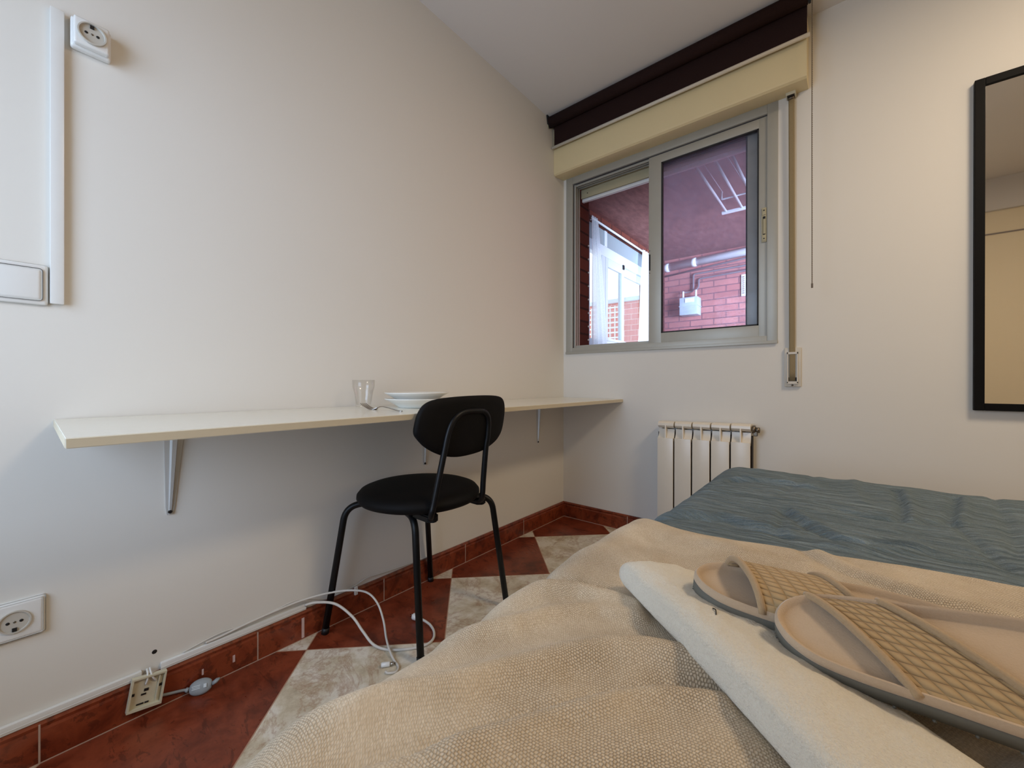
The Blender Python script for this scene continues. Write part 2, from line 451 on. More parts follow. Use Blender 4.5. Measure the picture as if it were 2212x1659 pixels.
# ------------------------------------------------------------------ the room shell
RX, RY, RZ = 3.3, -2.72, 2.492
WX0, WX1, WZ0, WZ1 = 0.02, 1.166, 1.046, 2.178      # the window opening

bm = bm_new(); box(bm, 0, RX, RY, 0.0, -0.06, 0); obj('floor', bm, 'floor', kind='structure')
bm = bm_new(); box(bm, -0.12, RX + 0.12, RY - 0.12, 0.1, RZ, RZ + 0.1); obj('ceiling', bm, 'ceiling', kind='structure')
bm = bm_new(); box(bm, -0.12, 0, RY - 0.12, 0.1, -0.06, RZ); obj('wall_left', bm, 'wall', kind='structure')
bm = bm_new(); box(bm, RX, RX + 0.12, RY - 0.12, 0.1, -0.06, RZ); obj('wall_right', bm, 'wall_warm', kind='structure')

def wall_y(bm, xa, xb, ya, yb, za, zb, ox0, ox1, oz0, oz1, mi=0):
    box(bm, xa, ox0, ya, yb, za, zb, mi=mi); box(bm, ox1, xb, ya, yb, za, zb, mi=mi)
    box(bm, ox0, ox1, ya, yb, za, oz0, mi=mi); box(bm, ox0, ox1, ya, yb, oz1, zb, mi=mi)
bm = bm_new(); wall_y(bm, 0, RX, 0, 0.1, -0.06, RZ, WX0, WX1, WZ0, WZ1); obj('wall_window', bm, 'wall', kind='structure')
BX0, BX1, BZ0, BZ1 = 0.12, 1.0, 0.5, 1.9
bm = bm_new(); wall_y(bm, 0, RX, RY - 0.12, RY, -0.06, RZ, BX0, BX1, BZ0, BZ1); obj('wall_back', bm, 'wall_warm', kind='structure')
bm = bm_new(); box(bm, 1.05, RX, RY, RY + 0.03, 2.236, RZ, 0.003); obj('trim_1', bm, 'frieze', kind='structure')
bm = bm_new(); box(bm, 1.05, RX, RY, RY + 0.006, 2.050, 2.060); obj('back_cable', bm, 'lead_pipe', kind='structure')  # dark cable across the back wall, shaped as a thin moulding
# daylight window behind the camera
bm = bm_new()
for a in ((BX0, BX0 + 0.05, BZ0, BZ1), (BX1 - 0.05, BX1, BZ0, BZ1), (BX0, BX1, BZ0, BZ0 + 0.05), (BX0, BX1, BZ1 - 0.05, BZ1)):
    box(bm, a[0], a[1], RY - 0.08, RY - 0.03, a[2], a[3], 0.003)
w2 = obj('window_2', bm, 'pvc_white', kind='structure')
bm = bm_new(); box(bm, BX0 + 0.04, BX1 - 0.04, RY - 0.06, RY - 0.055, BZ0 + 0.04, BZ1 - 0.04); obj('pane', bm, 'clear_pane', parent=w2)

# skirting boards
SKT, SKH = 0.011, 0.094
JL = [-2.206, -1.77, -1.329, -0.888, -0.435]
prof = [(0, 0), (SKT, 0), (SKT, SKH - 0.022), (SKT - 0.002, SKH - 0.016), (SKT, SKH - 0.008), (SKT - 0.004, SKH), (0, SKH)]
bm = bm_new(); prism(bm, prof, 'y', RY, 0.0)
for y in JL: box(bm, 0, SKT + 0.0006, y - 0.0016, y + 0.0016, 0, SKH - 0.006, mi=1)
box(bm, 0, SKT + 0.0004, RY, 0, 0, 0.0025, mi=1)
for (y, z0, z1, w) in ((-1.636, 0.006, 0.072, 0.0042), (-1.833, 0.03, 0.05, 0.003), (-1.908, 0.034, 0.05, 0.0022)):
    box(bm, 0, SKT + 0.0008, y - w, y + w, z0, z1, mi=2)
obj('baseboard_left', bm, ['skirting', 'grout', 'paint_drip'], kind='structure')
bm = bm_new()
prism(bm, [(-p[0], p[1]) for p in prof], 'x', SKT, RX)
for x in (0.44, 0.88, 1.32, 1.76, 2.2, 2.64): box(bm, x - 0.0016, x + 0.0016, -SKT - 0.0006, 0, 0, SKH - 0.006, mi=1)
box(bm, SKT, RX, -SKT - 0.0004, 0, 0, 0.0025, mi=1)
obj('baseboard_window', bm, ['skirting', 'grout'], kind='structure')

# ------------------------------------------------------------------ window
w1 = thing('window_1', 'silver aluminium sliding window with its left half open', 'window', ((WX0 + WX1) / 2, 0.04, WZ0))
w1['kind'] = 'structure'
YF, YB = -0.004, 0.085
bm = bm_new()
box(bm, WX0, WX0 + 0.047, YF, YB, WZ0, WZ1, 0.002); box(bm, WX1 - 0.043, WX1, YF, YB, WZ0, WZ1, 0.002)
box(bm, WX0 + 0.047, WX1 - 0.043, YF, YB, WZ1 - 0.05, WZ1, 0.001); box(bm, WX0 + 0.047, WX1 - 0.043, YF, YB, WZ0, WZ0 + 0.036, 0.001)
box(bm, WX0, WX1, YF - 0.007, YF - 0.0005, WZ0 - 0.002, WZ0 + 0.012, 0.001)
for y in (0.016, 0.036, 0.06):
    box(bm, WX0 + 0.04, WX1 - 0.04, y, y + 0.005, WZ0 + 0.03, WZ0 + 0.052)
    box(bm, WX0 + 0.04, WX1 - 0.04, y, y + 0.005, WZ1 - 0.066, WZ1 - 0.045)
for y in (0.012, 0.034, 0.056): box(bm, WX0 + 0.044, WX0 + 0.062, y, y + 0.008, WZ0 + 0.03, WZ1 - 0.05)
box(bm, WX0 + 0.046, WX0 + 0.05, 0.006, 0.08, WZ0 + 0.037, WZ1 - 0.055, mi=1)
box(bm, WX0 + 0.05, WX1 - 0.044, 0.006, 0.08, WZ1 - 0.054, WZ1 - 0.0495, mi=1)
obj('outer_frame', bm, ['alu', 'alu_dark'], parent=w1, smooth=30)

def sash(x0, x1, z0, z1, y0, y1, sl, sr, st, sb, name):
    bm = bm_new()
    box(bm, x0, x0 + sl, y0, y1, z0, z1, 0.002); box(bm, x1 - sr, x1, y0, y1, z0, z1, 0.002)
    box(bm, x0 + sl - 0.001, x1 - sr + 0.001, y0, y1, z1 - st, z1, 0.002); box(bm, x0 + sl - 0.001, x1 - sr + 0.001, y0, y1, z0, z0 + sb, 0.002)
    s_ = obj(name, bm, 'alu', parent=w1, smooth=30)
    bm = bm_new(); g = 0.006; a, b, c, d = x0 + sl, x1 - sr, z0 + sb, z1 - st
    for q in ((a, a + g, c, d), (b - g, b, c, d), (a, b, c, c + g), (a, b, d - g, d)): box(bm, q[0], q[1], y0 - 0.001, y1 - 0.004, q[2], q[3])
    se = obj('glazing_seal', bm, 'rubber_seal', parent=s_)
    bm = bm_new(); ym = (y0 + y1) / 2; box(bm, a + 0.002, b - 0.002, ym, ym + 0.004, c + 0.002, d - 0.002); obj('pane', bm, 'window_glass', parent=s_)
    return s_
s1 = sash(0.556, 1.124, 1.078, 2.122, 0.004, 0.028, 0.07, 0.036, 0.046, 0.058, 'sliding_sash')
s2 = sash(0.545, 1.085, 1.078, 2.122, 0.036, 0.058, 0.07, 0.05, 0.046, 0.058, 'sliding_sash')
bm = bm_new(); box(bm, 1.1, 1.121, -0.001, 0.006, 1.527, 1.69, 0.002); box(bm, 1.104, 1.118, -0.004, 0.0, 1.532, 1.56, 0.001); box(bm, 1.104, 1.118, -0.004, 0.0, 1.655, 1.685, 0.001)
box(bm, 1.1055, 1.1165, -0.0018, 0.0, 1.562, 1.648, mi=1); box(bm, 1.1075, 1.116, -0.003, 0, 1.566, 1.636, mi=0)
for z in (1.543, 1.676): lathe(bm, [(0, -0.0052), (0.003, -0.0052), (0.003, -0.003)], (1.111, 0, z), 'y', 12, mi=1)
obj('latch', bm, ['slat', 'dark_hole'], parent=s1, smooth=30)
bm = bm_new(); box(bm, 0.558, 0.566, 0.002, 0.006, 1.49, 1.58, 0.001)
for z in (1.475, 1.6): lathe(bm, [(0, 0.003), (0.0025, 0.003), (0.0025, 0.006)], (0.562, 0, z), 'y', 10)
obj('strike_slot', bm, 'dark_hole', parent=s1)

# the outside roller shutter, almost fully raised: its two lowest slats show in the opening
sh = thing('roller_shutter', 'beige lower slats of the raised outside shutter at the window top', 'shutter', (0.59, 0.105, 2.045))
bm = bm_new(); box(bm, WX0 + 0.055, WX1 - 0.045, 0.088, 0.1, 2.062, 2.118, 0.004); box(bm, WX0 + 0.055, WX1 - 0.045, 0.088, 0.1, 2.12, 2.176, 0.004)
box(bm, WX0 + 0.1, WX0 + 0.106, 0.0865, 0.089, 2.085, 2.091, mi=1)
obj('slat', bm, ['slat', 'dark_hole'], parent=sh, smooth=30)
bm = bm_new(); box(bm, WX0 + 0.055, WX1 - 0.045, 0.104, 0.124, 2.045, 2.07, 0.003); obj('lit_edge', bm, 'pvc_white', parent=sh, smooth=30)  # white colour stands in for daylight on the slat's lower edge

# shutter housing
bx = thing('shutter_box', 'cream shutter housing box above the window', 'shutter box', (0.64, 0, 2.157))
bm = bm_new(); BD = 0.122
pr_ = [(0, 2.44), (0, 2.172), (-0.03, 2.166), (-BD + 0.03, 2.155), (-BD + 0.012, 2.157), (-BD + 0.003, 2.164), (-BD, 2.176), (-BD, 2.44)]
prism(bm, pr_, 'x', 0.001, 1.279); obj('box_panel', bm, 'box_cream', parent=bx, smooth=30)
bm = bm_new(); box(bm, 1.199, 1.236, -0.05, -0.008, 2.150, 2.168, 0.002); box(bm, 1.204, 1.231, -0.046, -0.012, 2.146, 2.152, mi=1)
tube(bm, [(1.206, -0.028, 2.146), (1.229, -0.028, 2.146)], 0.006, 10, mi=2)
obj('strap_guide', bm, ['cream_plastic', 'dark_hole', 'brass'], parent=bx)

# brown roller blind
rb = thing('roller_blind', 'dark brown roller blind rolled up above the window', 'blind', (0.645, -0.165, 2.30))
bm = bm_new(); tube(bm, [(0.012, -0.172, 2.459), (1.285, -0.172, 2.459)], 0.031, 28); obj('roller', bm, 'blind', parent=rb)
bm = bm_new(); box(bm, 0.02, 1.282, -0.1455, -0.144, 2.318, 2.462); obj('blind_fabric', bm, 'blind', parent=rb)
bm = bm_new(); tube(bm, [(0.006, -0.146, 2.314), (1.292, -0.146, 2.314)], 0.0085, 14); obj('bottom_bar', bm, 'winder_plastic', parent=rb)
for x0, x1 in ((0.002, 0.010), (1.287, 1.295)):
    bm = bm_new(); prism(bm, [(-0.205, RZ), (-0.12, RZ), (-0.12, RZ - 0.012), (-0.15, RZ - 0.055), (-0.172, RZ - 0.068), (-0.195, RZ - 0.05)], 'x', x0, x1, 0.001)
    obj('end_bracket', bm, 'black_plastic', parent=rb)
bm = bm_new()
path = [(1.3, -0.172, RZ - 0.03), (1.3, -0.172, 1.9), (1.301, -0.172, 1.6), (1.302, -0.172, 1.262)]
pp = spline(path, 12); tube(bm, pp, 0.0014, 6)
z = RZ - 0.04
while z > 1.27:
    bmesh.ops.create_icosphere(bm, subdivisions=1, radius=0.0024, matrix=Matrix.Translation((1.3 + (RZ - z) * 0.0016, -0.172, z))); z -= 0.0075
box(bm, 1.2985, 1.3055, -0.176, -0.168, 1.25, 1.268, 0.001)
obj('bead_chain', bm, 'cord_bead', parent=rb)
bm = bm_new(); tube(bm, [(0.004, -0.185, RZ - 0.035), (0.002, -0.19, RZ - 0.05), (0.004, -0.185, RZ - 0.075)], 0.003, 8); obj('winding_loop', bm, 'slat', parent=rb)

# shutter strap and winder
st = thing('shutter_strap', 'tan webbing strap hanging from the cream box to a winder', 'strap', (1.2185, -0.012, 0.87))
bm = bm_new(); grid(bm, lambda u, v: (1.2075 + 0.0225 * u + 0.004 * (1 - v), -0.027 + 0.012 * (1 - v), 0.87 + (2.15 - 0.87) * v), frange(0, 1, 4), frange(0, 1, 30)); b_ = obj('webbing', bm, 'strap', parent=st); solidify(b_, 0.002)
sw = thing('strap_winder', 'white plastic winder plate on the wall under the shutter strap', 'winder', (1.224, 0, 0.843))
bm = bm_new(); box(bm, 1.193, 1.256, -0.012, 0, 0.843, 1.02, 0.004); pl = obj('wall_plate', bm, 'winder_plastic', parent=sw, smooth=35)
bm = bm_new()
for q in ((1.203, 1.208, 0.858, 1.0), (1.24, 1.245, 0.858, 1.0), (1.203, 1.245, 0.855, 0.866), (1.203, 1.245, 0.99, 1.0)): box(bm, q[0], q[1], -0.018, -0.01, q[2], q[3], 0.001)
obj('raised_rim', bm, 'winder_plastic', parent=sw)
bm = bm_new(); box(bm, 1.209, 1.2395, -0.0125, -0.011, 0.868, 0.885); obj('slot', bm, 'dark_hole', parent=sw)
bm = bm_new(); lathe(bm, [(0, -0.0135), (0.004, -0.0135), (0.004, -0.012)], (1.2235, 0, 0.85), 'y', 12); obj('screw', bm, 'brass', parent=sw)

# ------------------------------------------------------------------ terrace seen through the window
TZ, TB, TL = 2.52, 3.3, -0.47
bm = bm_new(); wall_y(bm, -0.6, RX, 0.1, 0.235, -0.06, TZ, 0.052, 1.13, 1.03, 2.2)
for i in range(9): tube(bm, [(0.052, 0.228, 1.062 + 0.092 * i), (0.0585, 0.228, 1.062 + 0.092 * i)], 0.0065, 8, mi=1)  # white studs stand in for light leaking past the brick edge
obj('wall_terrace_front', bm, ['brick_y', 'pvc_white'], kind='structure')
bm = bm_new(); box(bm, -0.6, RX, TB, TB + 0.1, -0.06, TZ); obj('wall_terrace_back', bm, 'brick_x', kind='structure')
bm = bm_new(); box(bm, -0.6, RX, 0.1, TB + 0.1, TZ, TZ + 0.1); obj('ceiling_terrace', bm, 'terrace_ceiling', kind='structure')
bm = bm_new(); box(bm, -0.6, RX, 0.1, TB + 0.1, -0.1, -0.06); obj('floor_terrace', bm, 'lead_pipe', kind='structure')
bm = bm_new(); box(bm, RX, RX + 0.1, 0.1, TB + 0.1, -0.06, TZ); obj('wall_terrace_right', bm, 'brick_y', kind='structure')
bm = bm_new(); G0, G1, GZ0, GZ1 = 1.2, 2.72, 0.9, 2.43
for a in ((0.1, G0, -0.06, TZ), (G1, TB, -0.06, TZ), (G0, G1, -0.06, GZ0), (G0, G1, GZ1, TZ)): box(bm, TL - 0.12, TL, a[0], a[1], a[2], a[3])
obj('wall_terrace_left', bm, 'brick_y', kind='structure')
gw = thing('window_3', 'white framed terrace window', 'window', (TL - 0.05, 1.95, GZ0)); gw['kind'] = 'structure'
bm = bm_new()
for a in ((G0, G0 + 0.05, GZ0, 2.16), (1.5, 1.585, GZ0, 2.16), (G1 - 0.05, G1, GZ0, 2.16), (G0, G1, 2.1605, 2.268), (G0 + 0.051, 1.499, GZ0, GZ0 + 0.4), (1.586, G1 - 0.051, GZ0, GZ0 + 0.4), (1.56, 1.62, 2.269, GZ1)):
    box(bm, TL - 0.08, TL - 0.02, a[0], a[1], a[2], a[3], 0.004)
obj('outer_frame', bm, 'pale_blue_white', parent=gw, smooth=30)
bm = bm_new(); box(bm, TL - 0.07, TL - 0.03, G0, G1, 2.268, GZ1); obj('shutter_panel', bm, 'grey_panel', parent=gw)
for (a, b, x) in ((1.585, 2.03, TL - 0.03), (1.98, 2.67, TL - 0.055)):
    bm = bm_new()
    for q in ((a + 0.001, a + 0.05, 1.301, 2.159), (b - 0.06, b, 1.301, 2.159), (a + 0.0505, b - 0.0605, 2.07, 2.159), (a + 0.0505, b - 0.0605, 1.301, 1.33)): box(bm, x - 0.012, x + 0.012, q[0], q[1], q[2], q[3], 0.003)
    s_ = obj('sliding_sash', bm, 'pale_blue_white', parent=gw, smooth=30)
    bm = bm_new(); box(bm, x - 0.002, x + 0.002, a + 0.05, b - 0.06, 1.33, 2.07); obj('pane', bm, 'clear_pane', parent=s_)
bm = bm_new(); box(bm, TL - 0.016, TL - 0.006, 1.985, 2.02, 2.12, 2.17, 0.002); box(bm, TL - 0.016, TL - 0.006, 1.985, 2.02, 1.27, 1.31, 0.002); obj('roller_guide', bm, 'dark_hole', parent=gw)
rod = thing('curtain_rod', 'white curtain rod over the terrace window', 'curtain rod', (TL + 0.02, 1.95, 2.435))
bm = bm_new(); tube(bm, [(TL + 0.02, 1.2, 2.435), (TL + 0.02, 2.7, 2.435)], 0.011, 12); obj('rod', bm, 'pvc_white', parent=rod)
for y in (1.215, 2.685):
    bm = bm_new(); box(bm, TL, TL + 0.025, y - 0.008, y + 0.008, 2.42, 2.46, 0.002); obj('rod_bracket', bm, 'pvc_white', parent=rod)
def curtain(y0, y1, yb0, yb1, label):
    bm = bm_new()
    def fn(u, v):
        t = 1 - v; tb = t ** 0.7
        y = (y0 + (y1 - y0) * u) * (1 - tb) + (yb0 + (yb1 - yb0) * u) * tb
        return (TL + 0.024 + 0.014 * math.sin(u * 22 + 1.5 * v) * (0.5 + 0.5 * t) + 0.006 * noise.noise((u * 5, v * 3, y0)), y, 0.95 + (2.46 - 0.95) * v)
    grid(bm, fn, frange(0, 1, 48), frange(0, 1, 40)); o = obj('curtain', bm, 'curtain', org=(TL, (y0 + y1) / 2, 0.95))
    tag(o, label, 'curtain', 'sheer curtains of the terrace window'); return o
curtain(1.2, 1.33, 1.2, 1.56, 'sheer white curtain on the left of the terrace window, beside the red brick edge')
curtain(2.45, 2.7, 2.28, 2.7, 'sheer white curtain on the right of the terrace window, beside the sash stile')

pp_ = thing('drain_pipe', 'thick white drain pipe under the terrace ceiling', 'pipe', (0.2, 3.24, 2.42))
bm = bm_new(); tube(bm, [(-0.47, 3.24, 2.40), (RX, 3.24, 2.53 - 0.0)], 0.05, 20); obj('pipe', bm, 'pvc_white', parent=pp_)
for x in (-0.42, -0.08):
    bm = bm_new(); z = 2.40 + (x + 0.47) * 0.0345; tube(bm, [(x - 0.03, 3.24, z - 0.001), (x + 0.03, 3.24, z + 0.001)], 0.055, 20); obj('pipe_collar', bm, 'pvc_white', parent=pp_)
gm = thing('gas_meter', 'grey-blue gas meter mounted on the terrace brick wall', 'gas meter', (-0.11, 3.22, 1.73))
bm = bm_new(); box(bm, -0.225, -0.005, 3.12, 3.29, 1.73, 1.845, 0.012); box(bm, -0.225, -0.005, 3.12, 3.29, 1.845, 1.955, 0.012); box(bm, -0.23, 0.0, 3.118, 3.292, 1.84, 1.85, 0.002); obj('meter_case', bm, 'meter', parent=gm, smooth=35)
bm = bm_new(); box(bm, -0.155, -0.045, 3.112, 3.122, 1.885, 1.94, 0.003); obj('dial_window', bm, 'pvc_white', parent=gm)
for x in (-0.2, -0.045):
    bm = bm_new(); tube(bm, fillet([(x, 3.2, 1.95), (x, 3.2, 2.02), (x + (0.0 if x < -0.1 else 0.0), 3.2, 2.05)], 0.01), 0.012, 12); obj('pipe_stub', bm, 'pvc_white', parent=gm)
gp = thing('gas_pipe', 'dark grey gas pipes running over the terrace brick wall', 'pipe', (0.2, 3.27, 2.03))
for path in ([(-0.2, 3.2, 2.04), (-0.2, 3.26, 2.045), (-0.095, 3.27, 2.05), (-0.095, 3.27, 2.27), (RX, 3.27, 2.31)], [(-0.045, 3.2, 2.04), (-0.03, 3.27, 2.1), (-0.03, 3.27, 2.2), (1.2, 3.27, 2.235), (RX, 3.27, 2.25)], [(-0.47, 3.28, 2.3), (0.55, 3.28, 2.37), (RX, 3.28, 2.45)]):
    bm = bm_new(); tube(bm, fillet(path, 0.03), 0.011, 10); obj('pipe_run', bm, 'lead_pipe', parent=gp)
vg = thing('vent_grille', 'white slotted vent grille on the terrace brick wall', 'vent', (0.483, 3.29, 1.915))
bm = bm_new(); box(bm, 0.449, 0.518, 3.28, 3.3, 1.915, 2.175, 0.003); obj('vent_frame', bm, 'pvc_white', parent=vg)
bm = bm_new()
for i in range(9): box(bm, 0.458, 0.485, 3.277, 3.281, 1.945 + i * 0.024, 1.957 + i * 0.024)
obj('vent_slots', bm, 'lead_pipe', parent=vg)
dr = thing('drying_rack', 'white ceiling clothes drying rack in the terrace', 'drying rack', (0.7, 1.25, 2.39))
for x, y1 in ((0.59, 1.77), (0.715, 1.775), (0.82, 1.77)):
    bm = bm_new(); tube(bm, [(x, 0.735, 2.4), (x, y1, 2.4)], 0.0095, 10); obj('drying_bar', bm, 'pvc_white', parent=dr)
bm = bm_new(); box(bm, 0.555, 1.0, 1.755, 1.785, 2.38, 2.402, 0.003); obj('end_bar', bm, 'pvc_white', parent=dr)
bm = bm_new(); tube(bm, fillet([(0.61, 1.5, 2.47), (0.61, 1.5, 2.405), (1.0, 1.5, 2.405), (1.0, 1.5, 2.5)], 0.01), 0.007, 8); obj('cross_bar', bm, 'pvc_white', parent=dr)
for a in (((0.63, 0.74, 2.42), (0.62, 1.5, 2.46)), ((0.76, 0.735, 2.46), (0.9, 2.3, 2.3)), ((0.775, 0.735, 2.47), (0.92, 2.3, 2.31))):
    bm = bm_new(); tube(bm, list(a), 0.0022, 6); obj('pull_cord', bm, 'pvc_white', parent=dr)
# neighbour's facade and lattice beyond the terrace window
nb = thing('neighbour_building', 'brick building beyond the terrace window', 'building', (-4.5, 9.6, -3))
bm = bm_new(); box(bm, -11, -1.5, 9.2, 10.2, -3, 3.3); obj('facade', bm, 'brick_far', parent=nb)
bm = bm_new(); box(bm, -11, -1.5, 9.12, 10.2, 3.3, 3.42, 0.01); obj('parapet', bm, 'pale_blue_white', parent=nb)
lt = thing('lattice_screen', 'white lattice screen in front of the far brick building', 'screen', (-4.4, 8.6, -0.4))
bm = bm_new()
for i in range(12): box(bm, -5.2 + i * 0.15, -5.17 + i * 0.15, 8.6, 8.63, -0.4, 3.1)
for i in range(24): box(bm, -5.25, -3.5, 8.58, 8.6, -0.3 + i * 0.145, -0.262 + i * 0.145)
obj('lattice', bm, 'pvc_white', parent=lt)

# ------------------------------------------------------------------ mirror
mr = thing('wall_mirror', 'tall black-framed mirror on the window wall', 'mirror', (2.06, -0.01, 0.76))
MX0, MX1, MZ0, MZ1, MF = 1.770, 2.32, 0.76, 1.963, 0.026
bm = bm_new()
for q in ((MX0, MX0 + MF, MZ0, MZ1), (MX1 - MF, MX1, MZ0, MZ1), (MX0 + MF, MX1 - MF, MZ0, MZ0 + MF), (MX0 + MF, MX1 - MF, MZ1 - MF, MZ1)): box(bm, q[0], q[1], -0.022, -0.001, q[2], q[3], 0.0015)
obj('mirror_frame', bm, 'mirror_frame', parent=mr)
bm = bm_new(); box(bm, MX0 + MF - 0.003, MX1 - MF + 0.003, -0.014, -0.003, MZ0 + MF - 0.003, MZ1 - MF + 0.003); obj('mirror_glass', bm, 'mirror', parent=mr)

# ------------------------------------------------------------------ radiator
ra = thing('radiator', 'white five-section aluminium radiator under the window', 'radiator', (0.857, -0.06, 0.12))
RW = 0.0866; RX0 = 0.641
def rz(x): return (x - 0.641) * 0.024
for i in range(5):
    a = RX0 + i * RW; b = a + RW; mid = (a + b) / 2; dz = rz(mid); g = 0.0034
    bm = bm_new()
    box(bm, a + g, b - g, -0.1, -0.088, 0.12, 0.572 + dz, 0.002)                              # front plate
    box(bm, mid - 0.003, mid + 0.003, -0.0985, -0.02, 0.12, 0.636 + dz, 0.0008)                # web fin
    prism(bm, [(-0.088, 0.628 + dz), (-0.094, 0.636 + dz), (-0.092, 0.648 + dz), (-0.08, 0.656 + dz), (-0.03, 0.656 + dz), (-0.02, 0.65 + dz), (-0.02, 0.634 + dz), (-0.035, 0.624 + dz), (-0.076, 0.622 + dz)], 'x', a + g, b - g)
    prism(bm, [(-0.0885, 0.570 + dz), (-0.076, 0.592 + dz), (-0.074, 0.617 + dz), (-0.068, 0.617 + dz), (-0.07, 0.59 + dz), (-0.082, 0.556 + dz)], 'x', a + g, b - g)
    box(bm, a + g, b - g, -0.03, -0.02, 0.12, 0.63 + dz, 0.001)
    box(bm, a - 0.0004, b + 0.0004, -0.075, -0.035, 0.14, 0.6 + dz, mi=1)  # dark core colours in the shade between the sections
    obj('section', bm, ['radiator', 'gap_shade'], parent=ra, smooth=30)
bm = bm_new(); x = RX0 + 5 * RW; z = 0.642
tube(bm, [(x, -0.06, z), (x + 0.012, -0.06, z)], 0.019, 8); tube(bm, [(x + 0.012, -0.06, z - 0.002), (x + 0.03, -0.06, z - 0.002)], 0.013, 10)
box(bm, x + 0.004, x + 0.022, -0.072, -0.05, z - 0.03, z - 0.01, 0.003); obj('bleed_valve', bm, 'brass', parent=ra)
for x in (0.7, 1.02):
    for z0, z1 in ((0.5, 0.56), (0.2, 0.24)):
        bm = bm_new(); box(bm, x - 0.012, x + 0.012, -0.028, 0.0, z0, z1); obj('wall_hook', bm, 'radiator', parent=ra)

# ------------------------------------------------------------------ wall fittings on the left wall
tk = thing('cable_trunking', 'vertical white trunking from light switch up to socket', 'trunking', (0, -2.175, 1.035))
bm = bm_new(); box(bm, 0, 0.013, -2.1905, -2.1685, 1.036, 1.712, 0.0025); obj('cover_strip', bm, 'white_plastic', parent=tk, smooth=35)

def socket(yc, zc, w, h, d, name, label, flip=1, pr=0.006):
    t = thing(name, label, 'socket', (0, yc, zc - h / 2))
    bm = bm_new(); box(bm, 0, d * 0.55, yc - w / 2, yc + w / 2, zc - h / 2, zc + h / 2, 0.006, seg=3); box(bm, d * 0.5, d, yc - w / 2 + 0.004, yc + w / 2 - 0.004, zc - h / 2 + 0.004, zc + h / 2 - 0.004, 0.005, seg=3)
    p = obj('face_plate', bm, 'white_plastic', parent=t, smooth=40)
    r = 0.0215
    bm = bm_new(); lathe(bm, [(r + 0.003, d - 0.002), (r + 0.0025, d + pr), (r, d + pr), (r - 0.001, d + 0.001), (0, d + 0.0008)], (0, yc, zc), 'x', 40); obj('socket_well', bm, 'socket_well', parent=t, smooth=40)
    bm = bm_new()
    for dy in (-0.0095, 0.0095): lathe(bm, [(0, d + 0.0014), (0.003, d + 0.0014), (0.003, d)], (0, yc + dy, zc), 'x', 14)
    box(bm, d, d + 0.004, yc - 0.0035, yc + 0.0035, zc + flip * 0.0125, zc + flip * 0.0195)
    obj('pin_holes', bm, 'dark_hole', parent=t)
    bm = bm_new(); lathe(bm, [(0, d + 0.002), (0.0022, d + 0.0016), (0.0022, d)], (0, yc, zc), 'x', 12); obj('screw', bm, 'brass', parent=t)
    return t
socket(-2.126, 1.675, 0.067, 0.070, 0.034, 'wall_socket', 'white round-pin wall socket high up, at top of the trunking', 1)
socket(-2.241, 0.335, 0.09, 0.086, 0.011, 'wall_socket', 'white round-pin wall socket low down, above the skirting', -1, 0.0035)
sw_ = thing('light_switch', 'white rocker light switch at the foot of the trunking', 'switch', (0, -2.238, 1.03))
bm = bm_new(); box(bm, 0, 0.009, -2.28, -2.193, 1.030, 1.121, 0.006, seg=3); obj('face_plate', bm, 'white_plastic', parent=sw_, smooth=40)
bm = bm_new(); box(bm, 0.004, 0.0096, -2.271, -2.2005, 1.039, 1.112, 0.008, seg=3); obj('shadow_gap', bm, 'grey_line', parent=sw_, smooth=40)
bm = bm_new(); box(bm, 0.004, 0.0118, -2.2698, -2.2017, 1.0402, 1.1108, 0.007, seg=3); obj('rocker', bm, 'white_plastic', parent=sw_, smooth=40)

cd = thing('conduit', 'slim white conduit lying along top of left skirting', 'conduit', (0, -2.2, SKH))
for a, b in ((RY, -2.035), (-1.998, -1.625)):
    bm = bm_new(); box(bm, 0, 0.011, a, b, SKH + 0.001, SKH + 0.0195, 0.002); box(bm, 0.0, 0.0118, a, b, SKH + 0.007, SKH + 0.0085); obj('conduit_length', bm, 'white_plastic', parent=cd, smooth=35)
wh = bm_new(); lathe(wh, [(0, 0.0006), (0.0045, 0.0006), (0.0055, 0.0)], (0, -2.009, 0.146), 'x', 14); tag(obj('screw_hole', wh, 'dark_hole', org=(0, -2.009, 0.146)), 'small dark drilled hole in white wall above junction box', 'hole')
# opened junction box on the skirting
jb = thing('junction_box', 'opened cream junction box back hanging over red skirting', 'junction box', (0.012, -2.03, 0.02))
c0 = Vector((0.014, -2.026, 0.066)); ang = math.radians(-9)
def jbp(y, z, x=0.0):
    return c0 + Vector((x + 0.05 * max(0, -z - 0.005) , y * math.cos(ang) - z * math.sin(ang), y * math.sin(ang) + z * math.cos(ang)))
def jb_box(bm, y0, y1, z0, z1, x0, x1):
    vs = [bm.verts.new(jbp(y, z, x)) for x in (x0, x1) for y in (y0, y1) for z in (z0, z1)]
    fs = [bm.faces.new([vs[i] for i in f]) for f in ((0, 1, 3, 2), (4, 6, 7, 5), (0, 4, 5, 1), (2, 3, 7, 6), (0, 2, 6, 4), (1, 5, 7, 3))]
    bmesh.ops.recalc_face_normals(bm, faces=fs)
bm = bm_new(); jb_box(bm, -0.033, 0.031, -0.036, 0.034, 0, 0.004); obj('back_plate', bm, 'cream_plastic', parent=jb)
bm = bm_new()
for q in ((-0.035, -0.031, -0.04, 0.036), (0.029, 0.033, -0.04, 0.036), (-0.035, 0.033, -0.042, -0.036), (-0.035, 0.033, 0.033, 0.037)): jb_box(bm, q[0], q[1], q[2], q[3], 0, 0.013)
jb_box(bm, 0.019, 0.0215, -0.03, 0.03, 0.003, 0.01); obj('side_walls', bm, 'cream_plastic', parent=jb)
bm = bm_new()
